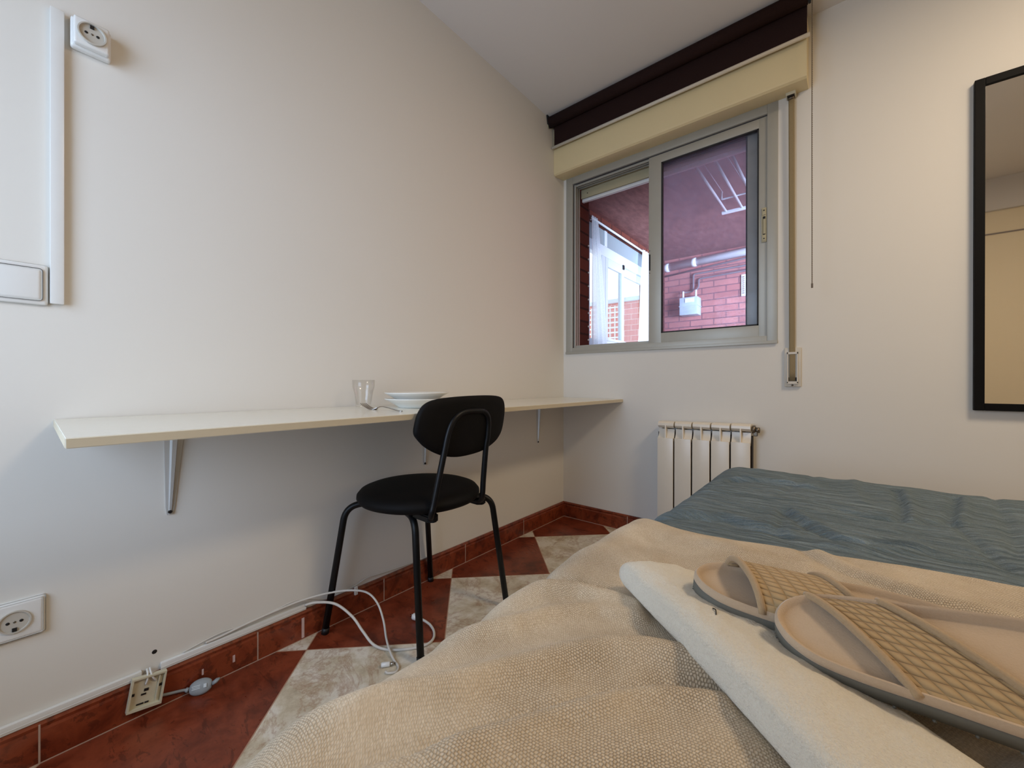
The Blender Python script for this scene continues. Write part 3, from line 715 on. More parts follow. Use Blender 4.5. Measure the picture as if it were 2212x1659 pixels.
for y, z, w, h in ((-0.002, 0.001, 0.0045, 0.003), (-0.006, -0.0085, 0.005, 0.0018), (-0.028, -0.004, 0.004, 0.003), (0.026, 0.003, 0.003, 0.003), (-0.01, -0.03, 0.007, 0.0014), (0.003, -0.03, 0.004, 0.0014)): jb_box(bm, y - w, y + w, z - h, z + h, 0.0035, 0.0062)
obj('knockout_holes', bm, 'dark_hole', parent=jb)
bm = bm_new()
for dy, e in ((-0.003, -0.004), (0.003, 0.010)):
    p = [Vector((0.006, -2.022 + dy, 0.112)), Vector((0.018, -2.022 + dy, 0.108)), Vector((0.024, -2.022 + dy + e * 0.3, 0.095)), Vector((0.021, -2.022 + dy + e, 0.082))]
    tube(bm, spline(p, 6), 0.0022, 8)
obj('wire_ends', bm, 'white_plastic', parent=jb)
# grey oval plug lying at the skirting
gp_ = thing('grey_plug', 'grey oval cable plug lying on red tile beside the junction box', 'plug', (0.03, -1.905, 0.0))
bm = bm_new(); pts = []
cen = Vector((0.036, -1.918, 0.0185)); dirv = Vector((0.5, 0.85, 0.1)).normalized(); nv = Vector((-0.5, 0.18, 0.85)).normalized(); uv_ = dirv.cross(nv)
for i in range(25):
    pass
def ov(u, v):
    a = 2 * PI * u; t = v * 2 - 1
    w = math.sqrt(max(0, 1 - t * t)); w = w ** 0.9
    return cen + dirv * t * 0.028 + nv * math.cos(a) * 0.0195 * w + uv_ * math.sin(a) * 0.0095 * w
grid(bm, ov, frange(0, 1, 24), frange(0, 1, 16)); bmesh.ops.remove_doubles(bm, verts=bm.verts, dist=0.0002)
for v in bm.verts: v.co.z = max(v.co.z, 0.001)
obj('plug_body', bm, 'grey_plug', parent=gp_)
bm = bm_new(); tube(bm, spline([cen - dirv * 0.028, cen - dirv * 0.04 + Vector((0, 0, 0.004)), Vector((0.016, -1.985, 0.028)), Vector((0.018, -2.0, 0.034))], 8), [0.006] * 6 + [0.0036] * 19, 10); obj('plug_cord', bm, 'grey_plug', parent=gp_)
bm = bm_new(); q = cen + dirv * 0.029; tube(bm, [q, q + dirv * 0.008 + Vector((0, 0, 0.004)), q + dirv * 0.016 + Vector((-0.002, 0, 0.007))], [0.008, 0.009, 0.004], 10, flat=0.6); obj('plug_tip', bm, 'grey_plug', parent=gp_)
bm = bm_new()
up_ = -uv_ if uv_.z < 0 else uv_
for (a, b, w, h) in ((-0.008, 0.004, 0.012, 0.0009), (-0.008, 0.0005, 0.011, 0.0007), (-0.008, -0.003, 0.012, 0.0009), (0.013, 0.0, 0.0045, 0.0045)):
    p = cen + up_ * 0.0098 + dirv * a + nv * b
    vs = [bm.verts.new(p + dirv * sx_ * w * 0.8 + nv * sy_ * h + up_ * 0.0004) for sx_, sy_ in ((-1, -1), (1, -1), (1, 1), (-1, 1))]; bm.faces.new(vs)
obj('printed_mark', bm, 'print', parent=gp_)

# ------------------------------------------------------------------ desk
DX = 0.408; DT = 0.018
dk = thing('wall_desk', 'long white wall-mounted desk board along the left wall', 'desk', (0.2, -1.1, 0.748))
def dz_(x, y):
    t = (y + 2.185) / 2.185; back = 0.7715 + (0.7675 - 0.7715) * t; front = 0.7635 + (0.7655 - 0.7635) * t
    return back + (front - back) * x / DX
bm = bm_new(); x0, x1, y0, y1 = 0.001, DX, -2.185, -0.001
V = {}
for i, x in enumerate((x0, x1)):
    for j, y in enumerate((y0, y1)):
        V[i, j, 1] = bm.verts.new((x, y, dz_(x, y))); V[i, j, 0] = bm.verts.new((x, y, dz_(x, y) - DT))
F_ = [((0, 0, 1), (1, 0, 1), (1, 1, 1), (0, 1, 1), 0), ((0, 0, 0), (0, 1, 0), (1, 1, 0), (1, 0, 0), 0), ((1, 0, 0), (1, 1, 0), (1, 1, 1), (1, 0, 1), 1), ((0, 0, 0), (1, 0, 0), (1, 0, 1), (0, 0, 1), 1), ((0, 0, 0), (0, 0, 1), (0, 1, 1), (0, 1, 0), 0), ((0, 1, 0), (0, 1, 1), (1, 1, 1), (1, 1, 0), 1)]
for f in F_:
    fc = bm.faces.new([V[k] for k in f[:4]]); fc.material_index = f[4]
bmesh.ops.recalc_face_normals(bm, faces=bm.faces)
bmesh.ops.bevel(bm, geom=list(bm.edges), offset=0.0015, segments=2, affect='EDGES')
obj('desk_top', bm, ['laminate', 'edge_band'], parent=dk)
for y in (-1.98, -1.125, -0.288):
    zt = dz_(0.1, y) - DT - 0.0005
    bm = bm_new(); y += 0.012
    # wall leg: a tapered pressed channel with a raised ridge
    rows = []
    for q in range(13):
        f = q / 12; zz = 0.502 + (zt - 0.502) * f
        hw_ = 0.0085 + 0.0145 * f; rd = 0.006 + 0.012 * f
        if q == 0: hw_, rd = 0.0065, 0.004
        yy = y - 0.010 * (1 - f)
        rows.append([bm.verts.new(c) for c in ((0.0006, yy - hw_, zz), (0.003, yy - hw_, zz), (0.0035, yy - hw_ * 0.42, zz), (rd, yy - hw_ * 0.25, zz), (rd, yy + hw_ * 0.25, zz), (0.0035, yy + hw_ * 0.42, zz), (0.003, yy + hw_, zz), (0.0006, yy + hw_, zz))])
    for A, B in zip(rows, rows[1:]):
        for a in range(8): bm.faces.new((A[a], A[(a + 1) % 8], B[(a + 1) % 8], B[a]))
    bm.faces.new(rows[0]); bm.faces.new(rows[-1][::-1])
    # arm below the board
    z2 = dz_(0.2, y) - DT - 0.0005
    vs = [(0.001, y - 0.023, zt), (0.001, y + 0.023, zt), (0.205, y + 0.011, z2), (0.205, y - 0.011, z2)]
    A = [bm.verts.new(v) for v in vs]; B = [bm.verts.new((v[0], v[1], v[2] - 0.003)) for v in vs]
    bm.faces.new(A); bm.faces.new(B[::-1])
    for i in range(4): bm.faces.new((A[i], A[(i + 1) % 4], B[(i + 1) % 4], B[i]))
    y -= 0.012
    lathe(bm, [(0, 0.0075), (0.004, 0.007), (0.005, 0.004)], (0, y + 0.002, 0.509), 'x', 12, mi=1)
    bmesh.ops.recalc_face_normals(bm, faces=bm.faces)
    obj('shelf_bracket', bm, ['bracket', 'dark_hole'], parent=dk, smooth=35)

# glass tumbler
tz = dz_(0.09, -1.463)
gl = thing('tumbler', 'clear empty drinking glass on the desk near the wall', 'glass', (0.09, -1.463, tz))
bm = bm_new(); lathe(bm, [(0, 0.0005), (0.0245, 0.0005), (0.0265, 0.003), (0.0285, 0.03), (0.032, 0.056), (0.0355, 0.068), (0.0372, 0.072), (0.038, 0.098), (0.0368, 0.0985), (0.0358, 0.074), (0.031, 0.057), (0.0268, 0.03), (0.0235, 0.011), (0, 0.0095)], (0.09, -1.463, tz), 'z', 40); obj('glass_body', bm, 'tumbler', parent=gl)
# plates
PY, PX = -1.312, 0.196
for i in range(2):
    z = dz_(PX, PY) + 0.0012 + i * 0.0215
    bm = bm_new(); lathe(bm, [(0, 0.003), (0.06, 0.003), (0.062, 0), (0.066, 0), (0.068, 0.003), (0.092, 0.018), (0.113, 0.0295), (0.1145, 0.031), (0.1135, 0.0325), (0.111, 0.0325), (0.09, 0.022), (0.07, 0.0085), (0.06, 0.0065), (0, 0.006)], (PX, PY, z), 'z', 56)
    o = obj('soup_plate', bm, 'porcelain', org=(PX, PY, z))
    tag(o, ('deep white plate resting directly on the desk under another plate', 'deep white plate on top, stacked upon the other plate')[i], 'plate', 'white plates stacked on the desk')
# fork
fk = thing('fork', 'steel table fork lying tines-up on the desk', 'fork', (0.25, -1.49, dz_(0.25, -1.49)))
a0 = Vector((0.15, -1.500, 0)); a1 = Vector((0.333, -1.474, 0)); fd = (a1 - a0).normalized(); fn_ = Vector((-fd.y, fd.x, 0))
def fkp(t, w, h):
    p = a0 + fd * t + fn_ * w; return Vector((p.x, p.y, dz_(p.x, p.y) + 0.0012 + h))
bm = bm_new()
hp = [(0.072, 0.006, 0.0032), (0.085, 0.0105, 0.0026), (0.1, 0.0115, 0.0027), (0.13, 0.0075, 0.0036), (0.165, 0.002, 0.0056), (0.18, 0.0008, 0.006), (0.1852, 0.0008, 0.003)]
for i, seg_ in enumerate(zip(hp, hp[1:])):
    pass
def strip(bm, rows, th=0.0018):
    T = []
    for t, h, w in rows:
        T.append([bm.verts.new(fkp(t, s_ * w, h + (th if top else 0))) for top in (0, 1) for s_ in (-1, 1)])
    for A, B in zip(T, T[1:]):
        for a, b in ((0, 1), (1, 3), (3, 2), (2, 0)): bm.faces.new((A[a], A[b], B[b], B[a]))
    bm.faces.new((T[0][0], T[0][1], T[0][3], T[0][2])); bm.faces.new((T[-1][0], T[-1][2], T[-1][3], T[-1][1]))
strip(bm, hp); bmesh.ops.recalc_face_normals(bm, faces=bm.faces); obj('handle', bm, 'steel', parent=fk, smooth=50)
bm = bm_new(); strip(bm, [(0.04, 0.0015, 0.0118), (0.048, 0.0002, 0.0122), (0.058, 0.0004, 0.0105), (0.066, 0.003, 0.006), (0.073, 0.0064, 0.0034)])
for k in range(4):
    w0 = -0.0102 + k * 0.0068
    T = []
    for t, h, hw_ in ((0.041, 0.0014, 0.0022), (0.025, 0.0065, 0.0018), (0.012, 0.012, 0.0015), (0.0, 0.018, 0.0008)):
        T.append([bm.verts.new(fkp(t, w0 + s_ * hw_, h + top * 0.0016)) for top in (0, 1) for s_ in (-1, 1)])
    for A, B in zip(T, T[1:]):
        for a, b in ((0, 1), (1, 3), (3, 2), (2, 0)): bm.faces.new((A[a], A[b], B[b], B[a]))
    bm.faces.new((T[-1][0], T[-1][2], T[-1][3], T[-1][1]))
bmesh.ops.recalc_face_normals(bm, faces=bm.faces); obj('tines', bm, 'steel', parent=fk, smooth=50)

# ------------------------------------------------------------------ chair
ch = thing('desk_chair', 'black padded chair with round seat and tubular legs at the desk', 'chair', (0.222, -1.33, 0))
SC = Vector((0.226, -1.322, 0.0)); SR = 0.214
bm = bm_new()
lathe(bm, [(0, 0.442), (0.15, 0.441), (0.19, 0.443), (0.205, 0.449), (SR, 0.462), (SR - 0.001, 0.472), (0.203, 0.484), (0.185, 0.491), (0.15, 0.495), (0.08, 0.497), (0, 0.4975)], (SC.x, SC.y, 0), 'z', 72)
obj('seat', bm, 'upholstery', parent=ch)
LR = 0.0112
feet = {'a': (0.036, -1.574), 'b': (0.408, -1.458), 'c': (0.024, -1.108), 'd': (0.408, -1.052)}
knee = {'a': (0.062, -1.513), 'b': (0.338, -1.428), 'c': (0.062, -1.165), 'd': (0.378, -1.108)}
start = {'a': (0.13, -1.425), 'b': (0.245, -1.402), 'c': (0.13, -1.235), 'd': (0.30, -1.17)}
for k in 'abcd':
    bm = bm_new()
    kz = 0.419 if k == 'b' else 0.430
    path = fillet([(start[k][0], start[k][1], kz + 0.003), (knee[k][0], knee[k][1], kz), (feet[k][0], feet[k][1], 0.006)], 0.062, 12)
    tube(bm, path, LR, 16); lg = obj('leg', bm, 'black_metal', parent=ch)
    d = (Vector((feet[k][0], feet[k][1], 0.006)) - Vector((knee[k][0], knee[k][1], 0.43))).normalized(); e = Vector((feet[k][0], feet[k][1], 0.0))
    bm = bm_new(); tube(bm, [e - d * 0.02, e + Vector((0, 0, 0.0005))], LR + 0.0012, 16); obj('foot_cap', bm, 'black_plastic', parent=lg)
bm = bm_new(); lathe(bm, [(0, 0.4415), (0.155, 0.4415), (0.155, 0.438), (0, 0.436)], (SC.x, SC.y, 0), 'z', 40)
box(bm, SC.x - 0.12, SC.x + 0.12, SC.y - 0.012, SC.y + 0.012, 0.424, 0.438, 0.003); box(bm, SC.x - 0.012, SC.x + 0.012, SC.y - 0.12, SC.y + 0.12, 0.424, 0.438, 0.003)
obj('seat_frame', bm, 'black_metal', parent=ch, smooth=40)
hp_ = [(0.36, -1.385, 0.434), (0.405, -1.418, 0.433), (0.424, -1.430, 0.455), (0.427, -1.424, 0.482), (0.433, -1.411, 0.551), (0.441, -1.396, 0.633), (0.447, -1.385, 0.694), (0.452, -1.371, 0.732), (0.455, -1.348, 0.754), (0.457, -1.316, 0.764), (0.458, -1.275, 0.765), (0.457, -1.238, 0.762), (0.455, -1.214, 0.746), (0.451, -1.203, 0.718), (0.446, -1.202, 0.67), (0.441, -1.205, 0.631), (0.43, -1.206, 0.52), (0.425, -1.205, 0.470), (0.405, -1.195, 0.440), (0.35, -1.19, 0.434)]
bm = bm_new(); tube(bm, spline(hp_, 6), 0.0098, 14); obj('back_frame', bm, 'black_metal', parent=ch)
for p in ((0.382, -1.408, 0.43), (0.368, -1.175, 0.43)):
    bm = bm_new(); prism(bm, [(p[0] - 0.055, p[1] - 0.02), (p[0] + 0.02, p[1] - 0.022), (p[0] + 0.036, p[1] - 0.008), (p[0] + 0.036, p[1] + 0.008), (p[0] + 0.02, p[1] + 0.022), (p[0] - 0.055, p[1] + 0.02)], 'z', 0.419, 0.441, 0.004); obj('back_bracket', bm, 'black_metal', parent=ch, smooth=40)
ol = [(-1.496, 0.707), (-1.495, 0.736), (-1.488, 0.766), (-1.470, 0.792), (-1.437, 0.806), (-1.382, 0.812), (-1.297, 0.815), (-1.20, 0.8145), (-1.138, 0.808), (-1.109, 0.788), (-1.098, 0.749), (-1.104, 0.688), (-1.126, 0.657), (-1.159, 0.638), (-1.214, 0.621), (-1.285, 0.615), (-1.345, 0.617), (-1.40, 0.631), (-1.450, 0.657), (-1.482, 0.686)]
O2 = spline([(0, a, b) for a, b in ol], 5, True); cy, cz = -1.297, 0.716
def backx(y, z): return 0.440 + 0.13 * (z - 0.716) - 0.38 * (y - cy) ** 2
bm = bm_new(); rings = []
for sc_, dx in ((0.0, -0.022), (0.45, -0.021), (0.8, -0.019), (0.93, -0.0155), (0.985, -0.009), (1.0, 0.0), (0.992, 0.007), (0.96, 0.0105), (0.8, 0.012), (0.4, 0.012), (0.0, 0.012)):
    if sc_ == 0: rings.append([bm.verts.new((backx(cy, cz) + dx, cy, cz))])
    else: rings.append([bm.verts.new((backx(cy + (p.y - cy) * sc_, cz + (p.z - cz) * sc_) + dx, cy + (p.y - cy) * sc_, cz + (p.z - cz) * sc_)) for p in O2])
for A, B in zip(rings, rings[1:]):
    n = max(len(A), len(B))
    for k in range(n):
        j = (k + 1) % n
        f = bm.faces.new((A[0], B[k], B[j])) if len(A) == 1 else (bm.faces.new((A[k], A[j], B[0])) if len(B) == 1 else bm.faces.new((A[k], A[j], B[j], B[k])))
        f.smooth = True
bmesh.ops.recalc_face_normals(bm, faces=bm.faces)
obj('backrest', bm, 'upholstery', parent=ch)

# ------------------------------------------------------------------ loose cables on the floor
cb = thing('power_cable', 'white cable ending in a small white plug by the chair leg', 'cable', (0.2, -1.45, 0))
P1 = [(0.012, -1.628, 0.112), (0.03, -1.60, 0.115), (0.07, -1.555, 0.105), (0.125, -1.525, 0.07), (0.175, -1.515, 0.035), (0.23, -1.508, 0.009), (0.285, -1.487, 0.005), (0.33, -1.443, 0.005), (0.356, -1.40, 0.006), (0.352, -1.365, 0.006), (0.325, -1.338, 0.007), (0.29, -1.324, 0.009), (0.262, -1.322, 0.011), (0.235, -1.324, 0.012)]
bm = bm_new(); tube(bm, spline(P1, 10), 0.0042, 10); obj('cord', bm, 'cable', parent=cb)
bm = bm_new(); e = Vector(P1[-1]); d = Vector((-0.95, -0.25, 0.02)).normalized(); tube(bm, [e - d * 0.004, e + d * 0.012, e + d * 0.014, e + d * 0.032, e + d * 0.035], [0.006, 0.0075, 0.0105, 0.0115, 0.009], 12); obj('plug', bm, 'white_plastic', parent=cb)
for s_ in (-1, 1):
    bm = bm_new(); q = e + d * 0.034 + Vector((0.2, -0.9, 0)).normalized() * 0.0 + Vector((0, 0, s_ * 0.004)); tube(bm, [q, q + d * 0.012], 0.0018, 8); obj('pin', bm, 'chrome', parent=cb)
dc = thing('adapter_cable', 'thin white cable looping to a barrel connector beside the blanket', 'cable', (0.2, -1.45, 0))
P2 = [(0.006, -1.90, 0.118), (0.009, -1.86, 0.121), (0.012, -1.80, 0.128), (0.012, -1.72, 0.132), (0.02, -1.64, 0.136), (0.05, -1.565, 0.14), (0.09, -1.51, 0.14), (0.125, -1.47, 0.128), (0.165, -1.455, 0.1), (0.21, -1.46, 0.06), (0.255, -1.478, 0.025), (0.30, -1.495, 0.013), (0.338, -1.505, 0.005), (0.37, -1.512, 0.004), (0.384, -1.53, 0.004), (0.372, -1.548, 0.005), (0.362, -1.55, 0.006)]
bm = bm_new(); tube(bm, spline(P2, 10), 0.0034, 10); obj('cord', bm, 'cable', parent=dc)
bm = bm_new(); e = Vector((0.352, -1.549, 0.0075)); d = Vector((-0.75, 0.66, 0)); d.normalize()
e2 = Vector((0.338, -1.536, 0.008)); dd = Vector((0.62, 0.78, 0)).normalized()
tube(bm, [e2 - dd * 0.012, e2 - dd * 0.01, e2 + dd * 0.012, e2 + dd * 0.014], [0.004, 0.0068, 0.0072, 0.0062], 12); obj('connector', bm, 'white_plastic', parent=dc)
bm = bm_new(); tube(bm, [e2 + dd * 0.014, e2 + dd * 0.027], 0.0045, 12); obj('barrel_tip', bm, 'chrome', parent=dc)
wr = thing('thin_wire', 'thin flat white wire running loose above the skirting behind the chair', 'wire', (0.01, -1.5, 0.1))
bm = bm_new(); tube(bm, spline([(0.006, -1.95, 0.117), (0.008, -1.87, 0.13), (0.008, -1.80, 0.126), (0.009, -1.72, 0.134), (0.012, -1.66, 0.14), (0.01, -1.6, 0.118), (0.006, -1.55, 0.1), (0.007, -1.46, 0.104), (0.01, -1.40, 0.118), (0.008, -1.34, 0.112), (0.006, -1.2, 0.103), (0.006, -1.0, 0.098)], 8), 0.0018, 8); obj('wire', bm, 'cable', parent=wr)
bm = bm_new(); box(bm, SKT, SKT + 0.008, -1.455, -1.443, 0.075, 0.105, 0.002); obj('cable_clip', bm, 'white_plastic', parent=wr)

# ------------------------------------------------------------------ bed
def segdist(p, pl):
    best = 9; sgn = 0
    for (ax, ay), (bx_, by_) in zip(pl, pl[1:]):
        dx, dy = bx_ - ax, by_ - ay; L2 = dx * dx + dy * dy
        t = max(0, min(1, ((p[0] - ax) * dx + (p[1] - ay) * dy) / L2)) if L2 else 0
        qx, qy = ax + dx * t, ay + dy * t; d = math.hypot(p[0] - qx, p[1] - qy)
        if d < best: best = d; sgn = 1 if dx * (p[1] - ay) - dy * (p[0] - ax) > 0 else -1
    return best, sgn

BZ = 0.560; B0x, B1x, B0y, B1y = 1.046, 2.42, -2.47, -0.552
bd = thing('bed', 'bed under the blue-grey cover along the window wall', 'bed', (1.73, -1.5, 0))
bm = bm_new(); box(bm, B0x + 0.03, B1x - 0.03, B0y + 0.03, B1y - 0.03, 0.30, BZ - 0.022, 0.04, seg=4); obj('mattress', bm, 'mattress', parent=bd, smooth=40)
bm = bm_new(); box(bm, B0x + 0.05, B1x - 0.05, B0y + 0.05, B1y - 0.05, 0.2, 0.298, 0.005); obj('bed_base', bm, 'wood', parent=bd)
for x in (B0x + 0.12, B1x - 0.12):
    for y in (B0y + 0.12, B1y - 0.12):
        bm = bm_new(); tube(bm, [(x, y, 0), (x, y, 0.2)], 0.025, 14); obj('leg', bm, 'wood', parent=bd)

CREASE = [([(1.139, -0.83), (1.227, -0.794), (1.334, -0.81)], -0.006, 0.014), ([(1.15, -0.80), (1.23, -0.768), (1.334, -0.785)], 0.005, 0.016),
          ([(1.296, -1.096), (1.349, -1.201), (1.391, -1.246), (1.52, -1.22)], -0.006, 0.010), ([(1.31, -1.08), (1.365, -1.18), (1.40, -1.225), (1.5, -1.2)], 0.004, 0.013),
          ([(1.514, -0.692), (1.512, -0.884), (1.499, -1.003)], -0.006, 0.009), ([(1.53, -0.692), (1.528, -0.884), (1.516, -1.003)], 0.005, 0.012),
          ([(1.626, -0.687), (1.603, -0.831), (1.578, -0.956)], -0.006, 0.009), ([(1.644, -0.687), (1.62, -0.831), (1.594, -0.956)], 0.005, 0.012),
          ([(1.583, -0.971), (1.591, -1.079), (1.606, -1.228)], -0.005, 0.008), ([(1.06, -1.327), (1.197, -1.254), (1.318, -1.291)], -0.006, 0.014), ([(1.07, -1.29), (1.197, -1.225), (1.318, -1.262)], 0.006, 0.02),
          ([(1.40, -1.01), (1.461, -1.03), (1.53, -1.0), (1.584, -0.962)], -0.005, 0.012), ([(1.718, -0.522), (1.666, -0.938), (1.635, -1.137)], -0.004, 0.01),
          ([(1.065, -1.066), (1.119, -0.884), (1.157, -0.815)], -0.004, 0.012), ([(1.381, -1.296), (1.451, -1.262), (1.515, -1.205)], 0.006, 0.02), ([(1.295, -1.08), (1.3, -1.268)], -0.004, 0.01),
          ([(1.33, -0.6), (1.30, -0.78), (1.27, -0.95)], -0.003, 0.012), ([(1.43, -0.58), (1.42, -0.75), (1.44, -0.9)], 0.003, 0.015)]
def rsdf(x, y, r=0.085):
    cx_, cy_ = (B0x + B1x) / 2, (B0y + B1y) / 2; hx, hy = (B1x - B0x) / 2 - r, (B1y - B0y) / 2 - r
    qx, qy = abs(x - cx_) - hx, abs(y - cy_) - hy
    d = math.hypot(max(qx, 0), max(qy, 0)) + min(max(qx, qy), 0) - r
    return d, cx_, cy_, hx, hy, r
CR = 0.075
def cover_pt(x, y):
    d, cx_, cy_, hx, hy, r = rsdf(x, y)
    if d > 0:
        px_, py_ = max(-hx, min(hx, x - cx_)), max(-hy, min(hy, y - cy_))
        vx, vy = (x - cx_) - px_, (y - cy_) - py_; l = math.hypot(vx, vy) or 1
        wob = 0.006 * math.sin((x + y) * 21) * min(1, d / 0.2) + 0.01 * min(1, d / 0.25)
        return Vector((cx_ + px_ + vx / l * (r + wob), cy_ + py_ + vy / l * (r + wob), BZ - CR - d))
    t = -d
    z = BZ - (CR - math.sqrt(max(0, CR * CR - (CR - t) ** 2)) if t < CR else 0)
    w = min(1, t / 0.05)
    z += w * (0.004 * noise.noise((x * 5, y * 6, 0.3)) + 0.0022 * noise.noise((x * 16, y * 26, 1.7)) + 0.0034 * noise.noise((x * 20, y * 62, 4)))
    if y > -1.5 and x < 1.85:
        for pl_, A, wd in CREASE:
            dd_, _ = segdist((x, y), pl_)
            if dd_ < wd * 3: z += 1.5 * A * math.exp(-(dd_ / wd) ** 2)
    return Vector((x, y, z))
HG = 0.40
def steps(a, b, h):
    n = max(1, round((b - a) / h)); return [a + (b - a) * i / n for i in range(n)]
us = steps(B0x - HG, B0x - 0.02, 0.03) + steps(B0x - 0.02, B0x + 0.1, 0.006) + steps(B0x + 0.1, 1.8, 0.007) + steps(1.8, B1x + HG, 0.035) + [B1x + HG]
vs = steps(B0y - HG, -1.55, 0.04) + steps(-1.55, B1y - 0.1, 0.007) + steps(B1y - 0.1, B1y + 0.02, 0.006) + steps(B1y + 0.02, B1y + HG, 0.03) + [B1y + HG]
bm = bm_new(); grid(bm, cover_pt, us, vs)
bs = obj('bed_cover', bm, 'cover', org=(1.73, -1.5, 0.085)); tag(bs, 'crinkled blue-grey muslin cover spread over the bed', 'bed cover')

# throw blanket
BND = [(0.90, -1.43), (0.995, -1.418), (1.04, -1.398), (1.083, -1.392), (1.15, -1.418), (1.228, -1.402), (1.326, -1.377), (1.447, -1.35), (1.6, -1.327), (2.5, -1.25)]
BS = spline([(a, b, 0) for a, b in BND], 8)
def yb(x):
    for a, b in zip(BS, BS[1:]):
        if a.x <= x <= b.x: return a.y + (b.y - a.y) * (x - a.x) / (b.x - a.x)
    return BS[0].y if x < BS[0].x else BS[-1].y
FOLD = [([(1.02, -2.12), (1.09, -2.03), (1.129, -1.98), (1.156, -1.928), (1.183, -1.882), (1.215, -1.842), (1.247, -1.818), (1.275, -1.805), (1.33, -1.79)], 0.020, 0.020),
        ([(1.08, -2.16), (1.122, -2.074), (1.151, -2.037), (1.176, -1.992), (1.202, -1.95), (1.24, -1.892), (1.269, -1.858), (1.293, -1.838), (1.33, -1.82)], -0.012, 0.009),
        ([(1.10, -2.16), (1.137, -2.082), (1.166, -2.045), (1.192, -2.0), (1.218, -1.957), (1.254, -1.90), (1.28, -1.872), (1.32, -1.848)], 0.008, 0.011),
        ([(1.13, -2.16), (1.16, -2.09), (1.19, -2.02), (1.23, -1.945), (1.28, -1.88), (1.32, -1.85)], 0.011, 0.028),
        ([(1.03, -1.86), (1.056, -1.82), (1.076, -1.776), (1.123, -1.75), (1.16, -1.742), (1.2, -1.74)], 0.013, 0.016),
        ([(1.05, -1.92), (1.1, -1.866), (1.13, -1.806), (1.165, -1.77), (1.21, -1.76)], 0.009, 0.014),
        ([(1.06, -1.87), (1.1, -1.82), (1.14, -1.778), (1.19, -1.755)], -0.004, 0.010),
        ([(1.03, -1.715), (1.06, -1.728), (1.098, -1.726), (1.15, -1.722)], -0.010, 0.014),
        ([(1.03, -1.60), (1.05, -1.50), (1.12, -1.46), (1.2, -1.47), (1.25, -1.475)], 0.010, 0.045),
        ([(1.06, -1.63), (1.1, -1.6), (1.16, -1.59)], 0.004, 0.03),
        ([(1.348, -1.389), (1.393, -1.442), (1.432, -1.46), (1.48, -1.485), (1.56, -1.49)], -0.006, 0.007), ([(1.37, -1.38), (1.41, -1.425), (1.45, -1.445), (1.5, -1.465), (1.57, -1.47)], 0.006, 0.012),
        ([(1.23, -1.48), (1.297, -1.472), (1.357, -1.455)], 0.005, 0.014), ([(1.24, -1.455), (1.30, -1.445), (1.35, -1.43)], -0.004, 0.010),
        ([(1.19, -2.03), (1.264, -1.958), (1.314, -1.9), (1.35, -1.87)], 0.006, 0.02),
        ([(1.474, -1.80), (1.492, -1.757), (1.512, -1.726), (1.54, -1.71)], -0.006, 0.010), ([(1.49, -1.82), (1.51, -1.775), (1.535, -1.745)], 0.008, 0.018)]
ER, TZb = 0.058, 0.5735
HANG = 0.32
arc = ER * PI / 2
def blanket_pt(s, v):
    # s runs over the surface from the hem on the left side (s=0) up and across the bed
    wave = 0.004 * math.sin(v * 17) + 0.003 * noise.noise((v * 9, 2, 0))
    ex = B0x - 0.014 + wave
    hang = 0.017 * math.sin(v * 24 + 1) + 0.01 * math.sin(v * 57)
    if s < HANG:
        t = (HANG - s) / HANG; x = ex - 0.045 * t + hang * t; z = TZb - ER - (HANG - s); k = 0.0
    elif s < HANG + arc:
        a = (s - HANG) / ER; x = ex + ER * (1 - math.cos(a)); z = TZb - ER + ER * math.sin(a); k = a / (PI / 2)
    else:
        x = ex + ER + (s - HANG - arc); z = TZb; k = 1.0
    y = yb(x) - v
    if k > 0:
        dz = 0.0035 * noise.noise((x * 7, y * 7, 5)) + 0.0015 * noise.noise((x * 22, y * 22, 8))
        if x < 1.75:
            for pl_, A, wd in FOLD:
                d, _ = segdist((x, y), pl_)
                if d < wd * 2.6: dz += A * math.exp(-(d / wd) ** 2)
        # cloth edge rolls down on to the cover
        e = max(0, 1 - v / 0.016); dz -= 0.0105 * e * e
        z += dz * k
        if k < 1: x -= dz * (1 - k) * 0.6
    return Vector((x, y, z))
ss = steps(0, HANG, 0.02) + steps(HANG, HANG + arc, 0.005) + steps(HANG + arc, HANG + arc + 0.56, 0.0055) + steps(HANG + arc + 0.56, HANG + arc + 1.2, 0.03) + [HANG + arc + 1.2]
vv = steps(0, 0.02, 0.003) + steps(0.02, 0.80, 0.0055) + steps(0.80, 1.08, 0.03) + [1.08]
bm = bm_new(); grid(bm, blanket_pt, ss, vv, uv=lambda s, v: (s, v))
tb = obj('throw_blanket', bm, 'blanket', org=(1.6, -1.9, 0.57)); tag(tb, 'beige loosely woven throw blanket over the near end of the bed', 'blanket')

